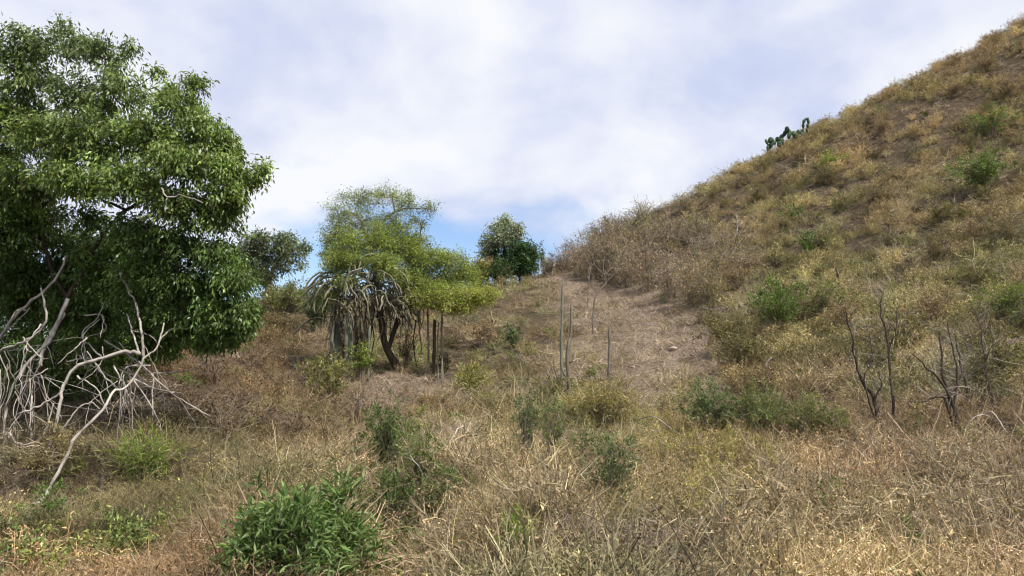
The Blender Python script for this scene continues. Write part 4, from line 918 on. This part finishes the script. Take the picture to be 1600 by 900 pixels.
# prickly pears on the hill's skyline
def pad_cactus(u, Y, label, pads, seed):
    rng = np.random.default_rng(seed); b = on(u, Y); t = thing('prickly_pear', b, label, 'cactus')
    for (pu, pv, w, h, an) in pads:
        c = pt(pu, pv, Y + rng.uniform(-.2, .2)) - b; kx = px(Y)
        n, m = 10, 6; th_ = np.linspace(0, 2*math.pi, n, endpoint=False); V = [];
        la = np.linspace(-math.pi/2, math.pi/2, m)
        for q in la:
            for a in th_:
                x = math.cos(q)*math.cos(a)*w*kx*.5*(1 + .25*math.sin(q)); y = math.cos(q)*math.sin(a)*.07; z = math.sin(q)*h*kx*.5
                V.append((x, y, z))
        V = np.array(V); yaw = rng.uniform(-.9, .9); cz, sz = math.cos(yaw), math.sin(yaw)
        V = np.stack([V[:, 0]*cz-V[:, 1]*sz, V[:, 0]*sz+V[:, 1]*cz, V[:, 2]], 1); ca, sa = math.cos(an), math.sin(an)
        V = np.stack([V[:, 0]*ca+V[:, 2]*sa, V[:, 1], -V[:, 0]*sa+V[:, 2]*ca], 1) + c
        idx = np.arange(n*m).reshape(m, n); F = np.stack([idx[:-1], np.roll(idx, -1, 1)[:-1], np.roll(idx, -1, 1)[1:], idx[1:]], -1).reshape(-1, 4)
        link('pad', mesh('pad', V, F, M_pad, None, True), t)
def pads_between(pts, w, h):
    out = []
    for (u, v, a) in pts: out.append((u, v, w, h, a))
    return out
pad_cactus(1202, 42.6, 'low prickly pear on the skyline, lowest of the row', pads_between([(1200,232,0),(1198,222,-.4),(1204,219,.6),(1208,223,1.),(1204,228,.2)], 9, 11), 1)
pad_cactus(1222, 42.8, 'bushy prickly pear on the skyline in the middle of the row', pads_between([(1218,226,0),(1221,215,.2),(1226,209,.5),(1230,203,-.2),(1233,212,.2),(1216,219,-.5),(1222,221,0),(1233,206,-.5)], 8, 12), 2)
pad_cactus(1245, 43, 'dark bush-like prickly pear joining the tall one on the skyline', pads_between([(1243,212,0),(1240,209,-.7),(1248,207,.6),(1252,210,.9)], 9, 10), 3)
pad_cactus(1258, 43, 'tall curling prickly pear on the skyline, highest of the row', pads_between([(1254,205,.1),(1255,197,0),(1256,190,.4),(1260,186,1.2),(1263,190,-.2),(1262,197,.1),(1261,204,0)], 5, 9), 4)

# ------------------------------------------------------------------ foreground plants
FERN = [(.13, .205, .06), (.095, .155, .045), (.17, .25, .085), (.23, .30, .13)]
sb('large feathery green bush in the front, left of centre', 452, 945, 165, 140, FERN, .32, L=.085, wr=.2, nst=110, droop=.25)
sb('feathery green bush leaning right beside the large front one', 525, 935, 115, 136, FERN, .4, L=.085, wr=.2, nst=80, droop=.25)
sb('low green bush spilling left of the large front one', 398, 940, 96, 72, FERN, .4, L=.08, wr=.2)
sb('green bush with reddish tips behind the large front one', 545, 812, 84, 66, [(.08, .15, .05), (.12, .2, .06), (.30, .17, .08)], .6)
sb('upright green shrub in the gully below the leaning tree', 605, 752, 70, 104, GREEN, .9, dome=.5)
sb('green shrub behind the pale forked twig', 655, 790, 96, 100, [(.12, .18, .06), (.18, .23, .07), (.25, .27, .09)], .6)
sb('dark green narrow shrub beneath the pale forked twig', 612, 872, 76, 104, GREEN, .7, wr=.45)
sb('low dark green plant right of the pale forked twig', 705, 828, 100, 60, GREEN, .9)
sb('thin green upright shrub in the middle of the slope', 822, 742, 60, 100, BLUEGREEN, .5, dome=.4)
sb('sparse green shrub right of the thin upright one', 860, 730, 64, 76, [(.13, .17, .06), (.17, .20, .08)], .45, dome=.5)
sb('blue-green leafy shrub in front of the golden grass', 958, 810, 96, 92, BLUEGREEN, .7)
sb('grey-green low shrub left of the blue-green leafy one', 920, 735, 70, 40, [(.13, .16, .07), (.17, .19, .09)], .6)
sb('yellow-green leafy plant cut by the bottom edge near the middle', 805, 910, 84, 52, LIME, .6)
sb('tiny bright yellow plant in the middle of the slope', 866, 722, 14, 16, [(.45, .45, .06), (.35, .40, .06)], 1., L=.05)
sb('low fresh green plants under the pale branches', 72, 838, 110, 38, FRESH, .6)
sb('lime grass patch right of the dark broken stump', 225, 760, 110, 36, LIME, .7, wr=.1, L=.10, nst=80)
sb('small green plant at the bottom right', 1425, 905, 40, 44, FRESH, .6)
sb('faint green weed in the straw on the bottom right', 1305, 862, 70, 60, [(.15, .20, .07), (.22, .24, .10)], .35)
sb('green grassy weed in the straw left of the dead many-stemmed shrub', 1440, 700, 60, 40, OLIVE, .6)
for i, (u, v, w, h) in enumerate([(1080,760,90,60),(1130,800,100,70),(1160,740,90,60),(1100,850,90,60),(1040,740,70,50),(1200,770,80,56)]):
    sb(['yellow weed below the left end of the grey-green shrub row', 'yellow-leaved weed in the middle of the golden grass, widest one', 'yellow-leaved weed close under the middle grey-green shrub', 'yellow weed beside the brush piles at the bottom', 'small yellow weed right of the blue-green leafy shrub', 'yellow-leaved weed farthest right in the golden grass'][i], u, v, w, h, [(.42, .36, .13), (.36, .31, .10), (.50, .43, .20), (.26, .26, .08)], .4, nst=50, wr=.3, group='yellow weeds in the golden grass', name='yellow_weed', seed=500+i)
for i, (u, v, w, h) in enumerate([(1000,905,190,80),(905,890,150,70),(1085,900,130,64)]):
    sb(['brush pile of bare arching twigs at the bottom edge, largest one', 'brush pile of bare twigs left of the largest at the bottom edge', 'brush pile of bare twigs right of the largest at the bottom edge'][i], u, v, w, h, BROWN, .04, nst=170, lower=.05, twig=3, droop=.3, name='brush_pile')
rs = np.random.default_rng(88); gd = 'tangled dry shrubs in the straw at the bottom right'
for i, (u, v) in enumerate(sorted([(1120,905),(1190,850),(1255,905),(1300,800),(1345,880),(1400,820),(1440,905),(1480,780),(1500,850),(1545,905),(1570,800),(1600,860),(1360,745),(1215,790),(1530,730),(700,905),(860,850)])):
    g = ground(u, v); kd = i % 4
    bush('dry_shrub', g, 'tangled straw-coloured dry shrub in the foreground, %s from the left' % o_[i], 'shrub', 'tangle%d' % kd, .62, .46, None, rs.uniform(.75, 1.15), gd, 980+kd, nst=46, nlf=620, L=.034, colors=[(.38, .30, .165), (.30, .23, .125), (.48, .39, .23), (.20, .155, .085)], stemcol=[(.37, .30, .195), (.26, .205, .135), (.48, .40, .275)], lower=.05, twig=7, wild=1.6, tlen=1.1, sw=.011, dome=.7, footr=.35, wr=.4)
# agave-like pale rosette
g = ground(800, 752); t = thing('agave', g, 'small pale agave rosette lying in the straw', 'agave')
for k in range(15):
    a = k/15*6.283 + rk.uniform(-.2, .2); e = rk.uniform(.15, .9); L = rk.uniform(.22, .34); d = np.array([math.cos(a)*math.cos(e), math.sin(a)*math.cos(e), math.sin(e)])
    s = np.linspace(0, 1, 5)[None, :, None]; P = np.array([0, 0, .03]) + d*L*s + np.array([0, 0, -.08])*s*s
    V, F = ribbons(P, np.array([[.035, .042, .036, .022, .002]]), rk, np.array([[[0, 0, 1.]]])); mbx = MB(); mbx.add(V, F, c=(.36, .40, .27)); link('leaf', mbx.build('leaf', M_soft), t)
# pale forked twig and fallen branches in the foreground
PW = M_pale
def fallen(label, segs, seed, name='fallen_branch', mat=None, ntw=0, cat='branch'):
    Y = segs[0][1]; b = pt(*segs[0][0][0], Y); gz = ground(*segs[0][0][0])
    return bare(name, label, b, [([pt(u, v, Y+dy) for u, v in p], r0, r1) for (p, Y, r0, r1, dy) in segs], mat or PW, ntw, .25, seed, cat, .006)
Yg = ground(634, 834)[1]
fallen('pale broken stub with forked branching twigs in front of the green gully', [([(632,842),(634,829),(641,810),(647,795)],Yg,.034,.03,0),([(647,795),(662,780),(677,765),(668,748),(659,736),(641,711)],Yg,.012,.005,0),([(647,795),(647,770),(647,747)],Yg,.008,.004,0),([(645,797),(624,790),(608,789),(595,783)],Yg,.01,.005,0),([(677,765),(705,758),(734,763)],Yg,.008,.004,.1),([(650,790),(640,770),(630,755)],Yg,.007,.004,0)], 61, 'forked_snag', None, 14)
Yg = ground(592, 893)[1]
fallen('thin pale stick leaning at the bottom edge beside the green bush', [([(592,898),(580,875),(567,855)],Yg,.010,.006,0)], 62)
fallen('thin pale stick slanting right at the bottom edge', [([(592,890),(608,872),(622,852)],Yg,.009,.005,0)], 63)
Yg = ground(634, 712)[1]
fallen('small forked grey twig at the top of the green gully', [([(636,716),(634,700),(646,672)],Yg,.012,.006,0),([(634,700),(629,663)],Yg,.008,.004,0),([(634,700),(622,680)],Yg,.008,.004,0),([(640,690),(662,676)],Yg,.007,.004,0)], 64, ntw=12)
for i, (u, v, u2, v2, r) in enumerate([(985,662,1065,692,.012),(975,725,1030,775,.012),(1196,580,1212,573,.03),(1262,690,1268,680,.02),(1530,660,1575,690,.012),(700,705,735,690,.012),(1120,845,1080,870,.012),(1090,605,1115,622,.012),(1500,690,1560,672,.01),(1455,760,1400,735,.009)]):
    a = ground(u, v); b = ground(u2, v2); up = np.array([0, 0, .16])
    o = bare('fallen_branch', ['long pale dead stalk arching over the grass below the track', 'pale dead stalk bent over in the golden grass at centre', 'short white log on the slope above the grey-green shrubs', 'white cut stub right of the grey-green shrubs', 'pale dead stalk curving near the right edge', 'pale dead stalk on the bare patch in the middle', 'dead stalk in the brush at the bottom centre', 'thin stick lying at the lower end of the track', 'dead stalk in the straw below the black-stemmed shrub', 'dead stalk leaning in the straw on the right'][i],
         a, [([a+up*.3, (a+b)/2+up*1.5, b+up*.6], r, r*.6)], M_pale, 0, .2, 70+i, 'branch')
# stones on the track
def stone(u, v, s, label, seed):
    rng = np.random.default_rng(seed); g = ground(u, v); n, m = 9, 6; V = []
    for q in np.linspace(-math.pi/2, math.pi/2, m):
        for a in np.linspace(0, 2*math.pi, n, endpoint=False): V.append((math.cos(q)*math.cos(a), math.cos(q)*math.sin(a)*.8, math.sin(q)*.55))
    V = np.array(V)*s*(1+rng.normal(size=(n*m, 1))*.13); idx = np.arange(n*m).reshape(m, n)
    F = np.stack([idx[:-1], np.roll(idx, -1, 1)[:-1], np.roll(idx, -1, 1)[1:], idx[1:]], -1).reshape(-1, 4)
    o = link('stone', mesh('stone', V, F, M_stone), None, tuple(g + np.array([0, 0, s*.25]))); o.rotation_euler = (0, 0, rng.uniform(0, 6)); tag(o, label, 'stone', 'stones on the bare track')
stone(1052, 547, .13, 'pale stone on the right side of the bare track, largest one', 1)
for i in range(26):
    stone(R.uniform(900, 1090), R.uniform(495, 622), R.uniform(.03, .08), 'small pale brown stone lying on the bare track', 10+i)
